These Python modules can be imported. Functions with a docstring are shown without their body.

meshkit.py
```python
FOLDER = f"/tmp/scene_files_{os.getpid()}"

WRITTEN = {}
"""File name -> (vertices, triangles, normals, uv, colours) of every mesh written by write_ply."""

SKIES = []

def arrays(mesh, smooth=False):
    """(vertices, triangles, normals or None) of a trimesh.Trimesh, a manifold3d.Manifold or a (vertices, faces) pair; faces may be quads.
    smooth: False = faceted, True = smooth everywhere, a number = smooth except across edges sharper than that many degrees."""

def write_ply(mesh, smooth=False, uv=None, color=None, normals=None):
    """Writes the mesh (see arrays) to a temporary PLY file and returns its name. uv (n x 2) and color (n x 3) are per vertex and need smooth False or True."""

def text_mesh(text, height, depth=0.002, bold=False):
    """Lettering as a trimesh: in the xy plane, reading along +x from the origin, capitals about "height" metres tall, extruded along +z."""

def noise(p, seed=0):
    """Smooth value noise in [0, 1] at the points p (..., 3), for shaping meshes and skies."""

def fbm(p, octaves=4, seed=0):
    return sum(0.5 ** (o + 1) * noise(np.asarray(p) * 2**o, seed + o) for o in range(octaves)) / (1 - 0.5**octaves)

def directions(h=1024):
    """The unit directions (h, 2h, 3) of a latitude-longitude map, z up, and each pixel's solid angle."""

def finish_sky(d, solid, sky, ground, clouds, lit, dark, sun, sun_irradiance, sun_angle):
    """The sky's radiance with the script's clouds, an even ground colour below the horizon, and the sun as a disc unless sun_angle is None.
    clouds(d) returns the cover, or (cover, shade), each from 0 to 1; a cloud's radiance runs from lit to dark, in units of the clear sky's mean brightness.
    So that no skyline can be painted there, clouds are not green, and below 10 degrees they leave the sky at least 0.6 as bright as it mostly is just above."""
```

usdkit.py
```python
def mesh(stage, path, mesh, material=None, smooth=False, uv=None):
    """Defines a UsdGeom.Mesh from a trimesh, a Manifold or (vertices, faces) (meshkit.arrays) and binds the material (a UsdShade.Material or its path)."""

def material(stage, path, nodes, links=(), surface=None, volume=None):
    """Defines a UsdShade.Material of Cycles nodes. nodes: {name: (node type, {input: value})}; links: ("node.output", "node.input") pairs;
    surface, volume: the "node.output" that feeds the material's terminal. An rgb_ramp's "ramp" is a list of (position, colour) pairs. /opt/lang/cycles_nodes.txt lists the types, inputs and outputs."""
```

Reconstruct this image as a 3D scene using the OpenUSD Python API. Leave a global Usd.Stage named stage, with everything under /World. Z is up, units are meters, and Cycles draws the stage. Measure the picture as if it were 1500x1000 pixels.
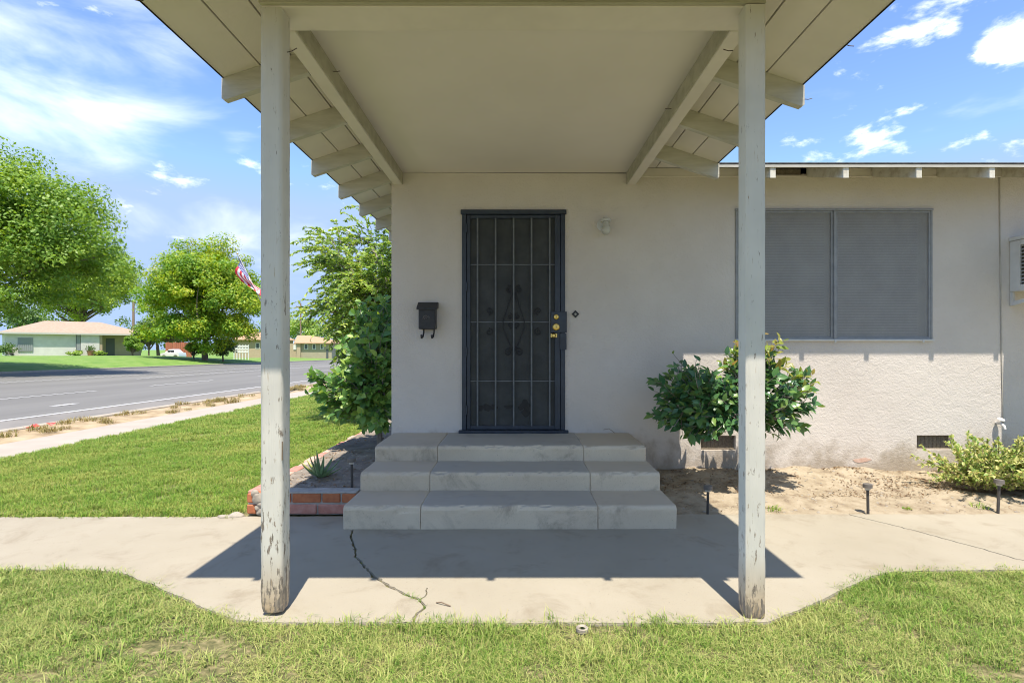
import math, random
import numpy as np, trimesh, shapely, usdkit, meshkit
from shapely.geometry import Polygon, LineString, Point, box as sbox
from pxr import Usd, UsdGeom, UsdLux, UsdShade, Sdf, Gf, Vt

random.seed(7)
RNG = np.random.default_rng(11)
stage = Usd.Stage.CreateInMemory()
UsdGeom.SetStageUpAxis(stage, 'Z')
UsdGeom.SetStageMetersPerUnit(stage, 1.0)
world = UsdGeom.Xform.Define(stage, '/World')
stage.SetDefaultPrim(world.GetPrim())
UsdGeom.Scope.Define(stage, '/World/Looks')

# ------------------------------------------------------------------ camera, sky, sun, exposure
CAM_H = 1.2
cam = UsdGeom.Camera.Define(stage, '/World/camera')
cam.CreateHorizontalApertureAttr(36.0)
cam.CreateVerticalApertureAttr(24.0)
cam.CreateFocalLengthAttr(18.6)
cam.CreateHorizontalApertureOffsetAttr(-0.168)
cam.CreateVerticalApertureOffsetAttr(0.264)
cam.CreateClippingRangeAttr(Gf.Vec2f(0.05, 5000))
cam.CreateExposureAttr(2.08)
cx = UsdGeom.Xformable(cam)
cx.AddTranslateOp().Set(Gf.Vec3d(0, 0, CAM_H))
cx.AddRotateXOp().Set(90.0)

SUN_EL, SUN_AZ = math.radians(69.7), math.radians(173.2)      # azimuth = atan2(x, y) of the direction towards the sun
SKY_STRENGTH, SUN_INT = 0.15, 0.50
sun = UsdLux.DistantLight.Define(stage, '/World/sun')
sun.CreateIntensityAttr(SUN_INT)
sun.CreateNormalizeAttr(True)
sun.CreateAngleAttr(0.5)
sun.CreateColorAttr(Gf.Vec3f(1.0, 0.92, 0.80))
sx = UsdGeom.Xformable(sun)
sx.AddRotateZOp().Set(-math.degrees(SUN_AZ))
sx.AddRotateXOp().Set(-(90 - math.degrees(SUN_EL)))


def sky_dir(px, py):
    v = np.array([(px - 757) / 775.0, 1.0, (511 - py) / 775.0])
    return tuple(v / np.linalg.norm(v))


def make_sky():
    nodes = {
        'sky': ('sky_texture', {'sky_type': 'single_scattering', 'sun_disc': False, 'sun_elevation': SUN_EL, 'sun_rotation': SUN_AZ, 'air_density': 1.0, 'aerosol_density': 0.35, 'ozone_density': 2.0}),
        'tc': ('texture_coordinate', {}),
        'sat': ('hsv', {'saturation': 1.17, 'value': 0.53, 'hue': 0.516}),
        'cap': ('mix_color', {'blend_type': 'darken', 'fac': 1.0, 'b': (0.80, 1.10, 1.7)}),
        'mp': ('mapping', {'scale': (2.6, 2.6, 7.0), 'rotation': (0.0, 0.16, 0.0)}),
        'n': ('noise_texture', {'scale': 1.5, 'detail': 8.0, 'roughness': 0.56, 'distortion': 0.35}),
        'mp2': ('mapping', {'scale': (5.0, 5.0, 11.0), 'rotation': (0.0, -0.25, 0.0), 'location': (3.1, 1.7, 0.4)}),
        'n2': ('noise_texture', {'scale': 2.2, 'detail': 9.0, 'roughness': 0.6, 'distortion': 0.2}),
        'cloud': ('mix_color', {'a': (0, 0, 0), 'b': (5.6, 5.75, 6.1)}),
        'mixc': ('mix_color', {'b': (4.6, 4.45, 4.35)}),
        'bg': ('background_shader', {'strength': SKY_STRENGTH}),
    }
    links = [('sky.color', 'sat.color'), ('tc.generated', 'mp.vector'), ('mp.vector', 'n.vector'), ('tc.generated', 'mp2.vector'), ('mp2.vector', 'n2.vector')]
    # cloud cover: soft regions of the sky (direction, radius, amount), broken up by noise; plus thin wisps everywhere
    blobs = [(sky_dir(60, 60), 0.30, 0.20, 'n'), (sky_dir(230, 95), 0.16, 0.14, 'n'), (sky_dir(20, 190), 0.12, 0.12, 'n'), (sky_dir(190, 312), 0.10, 0.14, 'n'), (sky_dir(320, 320), 0.10, 0.13, 'n'), (sky_dir(345, 210), 0.05, 0.10, 'n'),
             (sky_dir(1480, 60), 0.065, 0.36, 'n2'), (sky_dir(1400, 5), 0.12, 0.17, 'n2'), (sky_dir(1260, 195), 0.10, 0.15, 'n2'), (sky_dir(1350, 58), 0.04, 0.18, 'n2')]
    prev = None
    for i, (d, r, a, src) in enumerate(blobs):
        nodes[f'd{i}'] = ('vector_math', {'math_type': 'distance', 'vector2': d})
        nodes[f'r{i}'] = ('map_range', {'range_type': 'smoothstep', 'from_min': 0.0, 'from_max': r, 'to_min': a, 'to_max': 0.0, 'clamp': True})
        links += [('tc.generated', f'd{i}.vector1'), (f'd{i}.value', f'r{i}.value')]
    for src in ('n', 'n2'):
        prev = None
        for i in [k for k, b in enumerate(blobs) if b[3] == src]:
            if prev is None:
                prev = f'r{i}.result'
            else:
                nodes[f's{i}'] = ('math', {'math_type': 'maximum'})
                links += [(prev, f's{i}.value1'), (f'r{i}.result', f's{i}.value2')]
                prev = f's{i}.value'
        nodes['add_' + src] = ('math', {'math_type': 'add'})
        links += [(prev, f'add_{src}.value1'), (f'{src}.fac', f'add_{src}.value2')]
        nodes['cov_' + src] = ('map_range', {'range_type': 'smoothstep', 'from_min': 0.52 if src == 'n' else 0.60, 'from_max': 0.95 if src == 'n' else 0.82, 'to_min': 0.0, 'to_max': 0.36 if src == 'n' else 0.62, 'clamp': True})
        links += [(f'add_{src}.value', f'cov_{src}.value')]
    nodes['cov'] = ('math', {'math_type': 'maximum'})
    links += [('cov_n.result', 'cov.value1'), ('cov_n2.result', 'cov.value2'), ('sat.color', 'cap.a'), ('cap.result', 'mixc.a'), ('cov.value', 'mixc.fac'), ('mixc.result', 'bg.color')]
    del nodes['cloud']
    m = usdkit.material(stage, '/World/Looks/sky_look', nodes, links, surface='bg.background')
    dome = UsdLux.DomeLight.Define(stage, '/World/sky')
    dome.CreateIntensityAttr(1.0)
    UsdShade.MaterialBindingAPI.Apply(dome.GetPrim()).Bind(m)
    dome.GetPrim().SetCustomDataByKey('kind', 'structure')


make_sky()

# ------------------------------------------------------------------ helpers
_used = {}


def _name(parent, name):
    k = (parent, name)
    n = _used.get(k, 0)
    _used[k] = n + 1
    return f'{parent}/{name}' if n == 0 else f'{parent}/{name}_{n:03d}'


def _path(parent):
    if parent is None:
        return '/World'
    return str(parent.GetPath())


def tag(p, label=None, cat=None, group=None, kind=None):
    for k, v in (('label', label), ('category', cat), ('group', group), ('kind', kind)):
        if v:
            p.SetCustomDataByKey(k, v)
    return p


def thing(name, label, cat, group=None, kind=None, loc=None, parent=None):
    x = UsdGeom.Xform.Define(stage, _name(_path(parent), name))
    if loc is not None:
        x.AddTranslateOp().Set(Gf.Vec3d(*map(float, loc)))
    return tag(x.GetPrim(), label, cat, group, kind)


_trng = np.random.default_rng(77)
ISLAND = {}                                                  # leaf materials -> vertices of one leaf


def tint(m, n, k):
    t = np.repeat(_trng.random(max(1, n // k)), k)[:n]
    UsdGeom.PrimvarsAPI(m).CreatePrimvar('tint', Sdf.ValueTypeNames.FloatArray, 'vertex').Set(Vt.FloatArray.FromNumpy(t.astype(np.float32)))


def part(name, mesh, mat, parent, smooth=False, label=None, kind=None, k=None):
    if isinstance(mesh, list):
        mesh = cat_(mesh)
    m = usdkit.mesh(stage, _name(_path(parent), name), mesh, M[mat], smooth)
    if mat in ISLAND:
        tint(m, len(mesh.vertices), k or 8)
    return tag(m.GetPrim(), label, None, None, kind)


def solo(name, mesh, mat, label=None, cat=None, group=None, kind=None, smooth=False, k=None):
    p = part(name, mesh, mat, None, smooth, k=k)
    return tag(p, label, cat, group, kind)


def cat_(ms):
    vs, fs, n = [], [], 0
    for m in ms:
        v, f = (np.asarray(m[0]), np.asarray(m[1])) if isinstance(m, tuple) else (np.asarray(m.vertices), np.asarray(m.faces))
        if f.shape[1] == 4:
            f = np.vstack([f[:, [0, 1, 2]], f[:, [0, 2, 3]]])
        vs.append(v); fs.append(f + n); n += len(v)
    return trimesh.Trimesh(np.vstack(vs), np.vstack(fs), process=False)


def box(x0, x1, y0, y1, z0, z1):
    m = trimesh.creation.box([x1 - x0, y1 - y0, z1 - z0])
    m.apply_translation([(x0 + x1) / 2, (y0 + y1) / 2, (z0 + z1) / 2])
    return m


def cbox(x0, x1, y0, y1, z0, z1, c=0.004):
    p = []
    a, b = np.array([x0, y0, z0], float), np.array([x1, y1, z1], float)
    for s in np.ndindex(2, 2, 2):
        corner = np.where(np.array(s) == 1, b, a)
        ins = np.where(np.array(s) == 1, -c, c)
        for k in range(3):
            q = corner + ins
            q[k] = corner[k]
            p.append(q)
    return trimesh.convex.convex_hull(np.array(p))


def hull(pts):
    return trimesh.convex.convex_hull(np.asarray(pts, float))


def tube(pts, r, n=8, caps=True):
    pts = np.asarray(pts, float)
    k = len(pts)
    r = np.broadcast_to(np.asarray(r, float), (k,))
    t = np.gradient(pts, axis=0)
    t /= np.maximum(np.linalg.norm(t, axis=1, keepdims=True), 1e-9)
    up = np.array([0, 0, 1.0]) if abs(t[0][2]) < 0.9 else np.array([0, 1.0, 0])
    u = np.cross(t[0], up); u /= np.linalg.norm(u)
    V = []
    a = np.linspace(0, 2 * np.pi, n, endpoint=False)
    for i in range(k):
        u = u - t[i] * np.dot(u, t[i]); u /= max(np.linalg.norm(u), 1e-9)
        w = np.cross(t[i], u)
        V.append(pts[i] + r[i] * (np.cos(a)[:, None] * u + np.sin(a)[:, None] * w))
    V = np.vstack(V)
    F = []
    for i in range(k - 1):
        for j in range(n):
            j2 = (j + 1) % n
            F += [[i * n + j, i * n + j2, (i + 1) * n + j2], [i * n + j, (i + 1) * n + j2, (i + 1) * n + j]]
    if caps:
        F += [[0, j + 1, j] for j in range(1, n - 1)]
        o = (k - 1) * n
        F += [[o, o + j, o + j + 1] for j in range(1, n - 1)]
    return trimesh.Trimesh(V, np.array(F)[:, ::-1], process=False)


def revolve(profile, loc=(0, 0, 0), n=24, axis=None):
    """profile (r, z) pairs turned about +z, or about another axis"""
    m = trimesh.creation.revolve(np.array(profile, float), sections=n)
    if axis is not None:
        m.apply_transform(trimesh.geometry.align_vectors([0, 0, 1], axis))
    m.apply_translation(loc)
    return m


def extrude(poly, z0, z1):
    m = []
    for g in getattr(poly, 'geoms', [poly]):
        if g.is_empty or g.area < 1e-7:
            continue
        e = trimesh.creation.extrude_polygon(g, z1 - z0, engine='earcut')
        e.apply_translation([0, 0, z0])
        m.append(e)
    return cat_(m)


def wallpoly(poly, y0, y1):
    """a polygon drawn in (x, z) made a wall between y0 and y1"""
    m = extrude(poly, 0, y1 - y0)
    v = m.vertices.copy()
    m.vertices = np.stack([v[:, 0], y0 + v[:, 2], v[:, 1]], 1)
    m.invert()
    return m


def grid(xs, ys, zf):
    X, Y = np.meshgrid(xs, ys)
    Z = zf(X, Y)
    n, k = len(xs), len(ys)
    i = np.arange((k - 1) * (n - 1)); r, c = i // (n - 1), i % (n - 1)
    a = r * n + c
    return trimesh.Trimesh(np.stack([X, Y, Z], -1).reshape(-1, 3), np.vstack([np.stack([a, a + 1, a + n + 1], 1), np.stack([a, a + n + 1, a + n], 1)]), process=False)


def unit(v):
    v = np.asarray(v, float)
    return v / np.maximum(np.linalg.norm(v, axis=-1, keepdims=True), 1e-9)


def sm(t):
    t = np.clip(t, 0, 1)
    return t * t * (3 - 2 * t)


def quads(P, A, N, L, W):
    """far leaves: one diamond of two triangles each"""
    P, A, N = np.asarray(P), unit(A), unit(N)
    S = unit(np.cross(A, N))
    L, W = np.reshape(L, (-1, 1)), np.reshape(W, (-1, 1))
    V = np.stack([P - A * L / 2, P + S * W / 2, P + A * L / 2, P - S * W / 2], 1).reshape(-1, 3)
    b = np.arange(len(P))[:, None] * 4
    return trimesh.Trimesh(V, np.vstack([b + [0, 1, 2], b + [0, 2, 3]]), process=False)


def leaves(P, A, N, L, W, fold=0.12, droop=0.15):
    """near leaves: pointed ovals folded along the midrib, tip bent down: 8 triangles each"""
    P, A, N = np.asarray(P, float), unit(A), unit(N)
    S = unit(np.cross(A, N)); N = np.cross(S, A)
    L, W = np.reshape(L, (-1, 1)), np.reshape(W, (-1, 1))
    m1 = P + A * L * .3; m2 = P + A * L * .65 - N * L * droop * .3
    tip = P + A * L - N * L * droop
    up = N * W * fold
    l1, r1 = m1 + S * W * .47 + up, m1 - S * W * .47 + up
    l2, r2 = m2 + S * W * .40 + up, m2 - S * W * .40 + up
    V = np.stack([P, m1, m2, tip, l1, l2, r1, r2], 1).reshape(-1, 3)
    b = np.arange(len(P))[:, None] * 8
    T = [[0, 1, 4], [4, 1, 2], [4, 2, 5], [5, 2, 3], [0, 6, 1], [6, 2, 1], [6, 7, 2], [7, 3, 2]]
    return trimesh.Trimesh(V, np.vstack([b + t for t in T]), process=False)


def roughen(m, amp, freq, seed=0, axes=(1, 1, 1)):
    v = np.asarray(m.vertices, float)
    d = np.stack([meshkit.fbm(v * freq + 13.7 * k, 3, seed + k) - .5 for k in range(3)], 1)
    m.vertices = v + d * 2 * amp * np.array(axes)
    return m


def subdiv(m, edge):
    v, f = trimesh.remesh.subdivide_to_size(m.vertices, m.faces, edge, max_iter=12)
    return trimesh.Trimesh(v, f, process=True)


# ------------------------------------------------------------------ materials
M = {}


def mat(name, cols, scale=6.0, rough=0.75, bump=0.0, bscale=60.0, bdist=0.01, detail=5.0, spec=0.4, metal=0.0, stretch=(1, 1, 1), lo=0.3, hi=0.7, extra=None, coat=0.0):
    """noise between colours cols (evenly spaced), with noise relief"""
    cols = [cols] if np.ndim(cols) == 1 else list(cols)
    nodes = {'geo': ('geometry', {}), 'map': ('mapping', {'scale': stretch}), 'n': ('noise_texture', {'scale': scale, 'detail': detail, 'roughness': 0.6}),
             'p': ('principled_bsdf', {'roughness': rough, 'specular_ior_level': spec, 'metallic': metal, 'coat_weight': coat})}
    links = [('geo.position', 'map.vector'), ('map.vector', 'n.vector')]
    if len(cols) > 1:
        nodes['r'] = ('rgb_ramp', {'ramp': [(lo + (hi - lo) * i / (len(cols) - 1), c) for i, c in enumerate(cols)]})
        links += [('n.fac', 'r.fac'), ('r.color', 'p.base_color')]
    else:
        nodes['p'][1]['base_color'] = cols[0]
    if bump:
        nodes['bn'] = ('noise_texture', {'scale': bscale, 'detail': 6.0, 'roughness': 0.6})
        nodes['b'] = ('bump', {'strength': bump, 'distance': bdist})
        links += [('map.vector', 'bn.vector'), ('bn.fac', 'b.height'), ('b.normal', 'p.normal')]
    M[name] = usdkit.material(stage, f'/World/Looks/{name}', nodes, links, surface='p.BSDF')
    return M[name]


def leafmat(name, cols, rough=0.5, trans=0.3, spec=0.4, island=True, tint=1.6, patch=0.0, pscale=1.0):
    """leaf colour picked per leaf from cols; light passes through"""
    ISLAND[name] = 1
    nodes = {'g': ('geometry', {}), 'at': ('attribute', {'attribute': 'tint'}), 'r': ('rgb_ramp', {'ramp': [(i / (len(cols) - 1), c) for i, c in enumerate(cols)]}),
             'p': ('principled_bsdf', {'roughness': rough, 'specular_ior_level': spec}), 't': ('translucent_bsdf', {}), 'h': ('hsv', {'saturation': 1.1, 'value': tint, 'hue': 0.485}), 'm': ('mix_closure', {'fac': trans})}
    links = [('r.color', 'p.base_color'), ('r.color', 'h.color'), ('h.color', 't.color'), ('p.BSDF', 'm.closure1'), ('t.BSDF', 'm.closure2')]
    src = 'at.fac'
    if patch:
        nodes['n'] = ('noise_texture', {'scale': pscale, 'detail': 2.0})
        nodes['mx'] = ('math', {'math_type': 'multiply_add', 'value2': 1.0 - patch})
        nodes['mp'] = ('map_range', {'from_min': 0.3, 'from_max': 0.7, 'to_min': 0.0, 'to_max': patch, 'clamp': True})
        links += [('g.position', 'n.vector'), ('n.fac', 'mp.value'), (src, 'mx.value1'), ('mp.result', 'mx.value3'), ('mx.value', 'r.fac')]
    else:
        links += [(src, 'r.fac')]
    M[name] = usdkit.material(stage, f'/World/Looks/{name}', nodes, links, surface='m.closure')


def stucco():
    nodes = {
        'g': ('geometry', {}),
        'n1': ('noise_texture', {'scale': 1.4, 'detail': 6.0, 'roughness': 0.6}),
        'r1': ('rgb_ramp', {'ramp': [(0.3, (0.555, 0.505, 0.455)), (0.7, (0.625, 0.575, 0.52))]}),
        'sep': ('separate_xyz', {}),
        'n2': ('noise_texture', {'scale': 5.0, 'detail': 7.0, 'roughness': 0.65}),
        'zz': ('math', {'math_type': 'multiply_add', 'value2': 1.1, 'value3': -0.55}),
        'za': ('math', {'math_type': 'add'}),
        'zr': ('map_range', {'range_type': 'smoothstep', 'from_min': -0.02, 'from_max': 0.42, 'to_min': 0.72, 'to_max': 0.0, 'clamp': True}),
        'mx': ('mix_color', {'b': (0.27, 0.215, 0.15)}),
        'n3': ('noise_texture', {'scale': 55.0, 'detail': 6.0, 'roughness': 0.62, 'distortion': 0.6}),
        'n4': ('noise_texture', {'scale': 9.0, 'detail': 4.0, 'roughness': 0.55, 'distortion': 1.2}),
        'ad': ('math', {'math_type': 'multiply_add', 'value2': 0.9}),
        'b': ('bump', {'strength': 0.55, 'distance': 0.010}),
        'p': ('principled_bsdf', {'roughness': 0.9, 'specular_ior_level': 0.2}),
    }
    links = [('g.position', 'n1.vector'), ('n1.fac', 'r1.fac'), ('g.position', 'sep.vector'), ('g.position', 'n2.vector'), ('n2.fac', 'zz.value1'), ('sep.z', 'za.value1'), ('zz.value', 'za.value2'), ('za.value', 'zr.value'),
             ('r1.color', 'mx.a'), ('zr.result', 'mx.fac'), ('mx.result', 'p.base_color'), ('g.position', 'n3.vector'), ('g.position', 'n4.vector'), ('n4.fac', 'ad.value1'), ('n3.fac', 'ad.value3'), ('ad.value', 'b.height'), ('b.normal', 'p.normal')]
    M['stucco'] = usdkit.material(stage, '/World/Looks/stucco', nodes, links, surface='p.BSDF')


def peeling():
    """old pale paint on posts: chips and grain lines to grey and brown wood, more of them low down"""
    nodes = {
        'g': ('geometry', {}), 'sep': ('separate_xyz', {}),
        'ms': ('mapping', {'scale': (60, 60, 13.0)}), 'n1': ('noise_texture', {'scale': 1.0, 'detail': 9.0, 'roughness': 0.68}),
        'mc': ('mapping', {'scale': (120, 120, 7)}), 'n2': ('noise_texture', {'scale': 1.0, 'detail': 6.0, 'roughness': 0.7}),
        'big': ('noise_texture', {'scale': 3.5, 'detail': 3.0}),
        'low': ('map_range', {'from_min': 0.0, 'from_max': 1.9, 'to_min': 0.085, 'to_max': -0.03, 'clamp': True}),
        'foot': ('map_range', {'from_min': 0.02, 'from_max': 0.30, 'to_min': 0.17, 'to_max': 0.0, 'clamp': True}),
        'mx': ('math', {'math_type': 'maximum'}), 'mx2': ('math', {'math_type': 'multiply_add', 'value2': 0.22, 'value3': -0.11}),
        'a1': ('math', {'math_type': 'add'}), 'a2': ('math', {'math_type': 'add'}), 'a3': ('math', {'math_type': 'add'}),
        'chip': ('map_range', {'range_type': 'smoothstep', 'from_min': 0.62, 'from_max': 0.665, 'to_min': 0.0, 'to_max': 1.0, 'clamp': True}),
        'crk': ('map_range', {'range_type': 'smoothstep', 'from_min': 0.635, 'from_max': 0.68, 'to_min': 0.0, 'to_max': 0.85, 'clamp': True}), 'cm': ('math', {'math_type': 'maximum'}),
        'paint': ('rgb_ramp', {'ramp': [(0.3, (0.50, 0.485, 0.435)), (0.7, (0.61, 0.585, 0.52))]}),
        'wood': ('rgb_ramp', {'ramp': [(0.35, (0.10, 0.085, 0.07)), (0.55, (0.26, 0.22, 0.175)), (0.7, (0.36, 0.26, 0.15))]}),
        'brown': ('map_range', {'from_min': 0.0, 'from_max': 0.30, 'to_min': 0.9, 'to_max': 0.0, 'clamp': True}),
        'stain': ('mix_color', {'b': (0.40, 0.27, 0.14)}),
        'c': ('mix_color', {}), 'inv': ('math', {'math_type': 'multiply_add', 'value2': -1.0}),
        'nb': ('noise_texture', {'scale': 260.0, 'detail': 3.0}), 'hb': ('math', {'math_type': 'multiply_add', 'value2': 0.3}),
        'b': ('bump', {'strength': 0.7, 'distance': 0.003}),
        'p': ('principled_bsdf', {'roughness': 0.72, 'specular_ior_level': 0.3}),
    }
    links = [('g.position', 'sep.vector'), ('g.position', 'ms.vector'), ('ms.vector', 'n1.vector'), ('g.position', 'mc.vector'), ('mc.vector', 'n2.vector'), ('g.position', 'big.vector'),
             ('sep.z', 'low.value'), ('sep.z', 'foot.value'), ('low.result', 'mx.value1'), ('foot.result', 'mx.value2'), ('big.fac', 'mx2.value1'),
             ('n1.fac', 'a1.value1'), ('mx.value', 'a1.value2'), ('a1.value', 'a2.value1'), ('mx2.value', 'a2.value2'), ('a2.value', 'a3.value1'), ('n2.fac', 'inv.value1'), ('n2.fac', 'wood.fac'), ('big.fac', 'paint.fac'),
             ('a2.value', 'chip.value'), ('paint.color', 'stain.a'), ('sep.z', 'brown.value'), ('brown.result', 'stain.fac'), ('stain.result', 'c.a'), ('wood.color', 'c.b'), ('n2.fac', 'crk.value'), ('crk.result', 'cm.value1'), ('chip.result', 'cm.value2'), ('cm.value', 'c.fac'), ('c.result', 'p.base_color'),
             ('chip.result', 'hb.value1'), ('nb.fac', 'hb.value3'), ('g.position', 'nb.vector'), ('inv.value', 'b.height'), ('b.normal', 'p.normal')]
    links = [l for l in links if not l[1].startswith('a3')]
    del nodes['a3']
    M['peeling_paint'] = usdkit.material(stage, '/World/Looks/peeling_paint', nodes, links, surface='p.BSDF')


def concrete(name, c0, c1, stain, bump=0.35, worn=None):
    nodes = {
        'g': ('geometry', {}),
        'n1': ('noise_texture', {'scale': 1.1, 'detail': 7.0, 'roughness': 0.62}), 'r1': ('rgb_ramp', {'ramp': [(0.3, c0), (0.7, c1)]}),
        'n2': ('noise_texture', {'scale': 3.3, 'detail': 8.0, 'roughness': 0.7, 'distortion': 0.5}), 'r2': ('map_range', {'range_type': 'smoothstep', 'from_min': 0.50, 'from_max': 0.74, 'to_min': 0.0, 'to_max': 0.75, 'clamp': True}),
        'mx': ('mix_color', {'b': stain}),
        'n3': ('noise_texture', {'scale': 160.0, 'detail': 4.0, 'roughness': 0.7}), 'r3': ('rgb_ramp', {'ramp': [(0.28, (0.72, 0.70, 0.68)), (0.45, (1, 1, 1)), (0.7, (1.0, 1.0, 1.0))]}),
        'mu': ('mix_color', {'blend_type': 'multiply', 'fac': 0.8}),
        'v': ('voronoi_texture', {'scale': 26.0, 'randomness': 1.0}), 'rv': ('map_range', {'from_min': 0.05, 'from_max': 0.10, 'to_min': 0.5, 'to_max': 0.0, 'clamp': True}), 'm3': ('mix_color', {'b': (0.16, 0.14, 0.12)}),
        'b': ('bump', {'strength': bump, 'distance': 0.004}), 'p': ('principled_bsdf', {'roughness': 0.88, 'specular_ior_level': 0.25}),
    }
    links = [('g.position', 'n1.vector'), ('n1.fac', 'r1.fac'), ('g.position', 'n2.vector'), ('n2.fac', 'r2.value'), ('r1.color', 'mx.a'), ('r2.result', 'mx.fac'), ('g.position', 'n3.vector'), ('n3.fac', 'r3.fac'), ('mx.result', 'mu.a'), ('r3.color', 'mu.b'),
             ('g.position', 'v.vector'), ('v.distance', 'rv.value'), ('mu.result', 'm3.a'), ('rv.result', 'm3.fac'), ('m3.result', 'p.base_color'), ('n3.fac', 'b.height'), ('b.normal', 'p.normal')]
    if worn:                                                   # trodden dirt on the treads
        nodes.update({'sn': ('separate_xyz', {}), 'wr': ('map_range', {'range_type': 'smoothstep', 'from_min': 0.75, 'from_max': 0.99, 'to_min': 0.0, 'to_max': 0.8, 'clamp': True}), 'wm': ('mix_color', {'b': worn})})
        links = [l for l in links if l != ('m3.result', 'p.base_color')] + [('g.true_normal', 'sn.vector'), ('sn.z', 'wr.value'), ('m3.result', 'wm.a'), ('wr.result', 'wm.fac'), ('wm.result', 'p.base_color')]
    M[name] = usdkit.material(stage, f'/World/Looks/{name}', nodes, links, surface='p.BSDF')


def grassmat(name, greens, straw, amount):
    """blade colour: per blade, with drier patches where the lawn is dry"""
    ISLAND[name] = 1
    nodes = {
        'at': ('attribute', {'attribute': 'tint'}),
        'g': ('geometry', {}), 'n': ('noise_texture', {'scale': 1.3, 'detail': 5.0, 'roughness': 0.6}), 'add': ('math', {'math_type': 'multiply_add', 'value2': 0.42}),
        'dry': ('map_range', {'range_type': 'smoothstep', 'from_min': 0.62 - amount, 'from_max': 1.02 - amount, 'to_min': 0.0, 'to_max': 1.0, 'clamp': True}),
        'gr': ('rgb_ramp', {'ramp': [(i / (len(greens) - 1), c) for i, c in enumerate(greens)]}), 'mx': ('mix_color', {'b': straw}),
        'p': ('principled_bsdf', {'roughness': 0.55, 'specular_ior_level': 0.3}), 't': ('translucent_bsdf', {}), 'm': ('mix_closure', {'fac': 0.28}), 'isl': ('math', {'math_type': 'fraction'}), 'is2': ('math', {'math_type': 'multiply', 'value2': 7.31}),
    }
    links = [('g.position', 'n.vector'), ('at.fac', 'add.value1'), ('n.fac', 'add.value3'), ('add.value', 'dry.value'), ('at.fac', 'is2.value1'), ('is2.value', 'isl.value1'), ('isl.value', 'gr.fac'), ('gr.color', 'mx.a'), ('dry.result', 'mx.fac'),
             ('mx.result', 'p.base_color'), ('mx.result', 't.color'), ('p.BSDF', 'm.closure1'), ('t.BSDF', 'm.closure2')]
    M[name] = usdkit.material(stage, f'/World/Looks/{name}', nodes, links, surface='m.closure')


def woven(name, c0, c1, clear, scale):
    """fine metal or fibre mesh: dusty, a little see-through"""
    nodes = {'g': ('geometry', {}), 'n': ('noise_texture', {'scale': 5.0, 'detail': 6.0, 'roughness': 0.65}), 'r': ('rgb_ramp', {'ramp': [(0.35, c0), (0.68, c1)]}),
             'w': ('wave_texture', {'wave_type': 'bands', 'bands_direction': 'z', 'scale': scale}), 'b': ('bump', {'strength': 0.3, 'distance': 0.001}), 'n2': ('noise_texture', {'scale': 320.0, 'detail': 2.0}),
             'p': ('principled_bsdf', {'roughness': 0.55, 'specular_ior_level': 0.4}), 't': ('transparent_bsdf', {}), 'm': ('mix_closure', {'fac': clear})}
    links = [('g.position', 'n.vector'), ('n.fac', 'r.fac'), ('r.color', 'p.base_color'), ('g.position', 'n2.vector'), ('n2.fac', 'b.height'), ('b.normal', 'p.normal'), ('p.BSDF', 'm.closure1'), ('t.BSDF', 'm.closure2')]
    del nodes['w']
    M[name] = usdkit.material(stage, f'/World/Looks/{name}', nodes, links, surface='m.closure')


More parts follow.
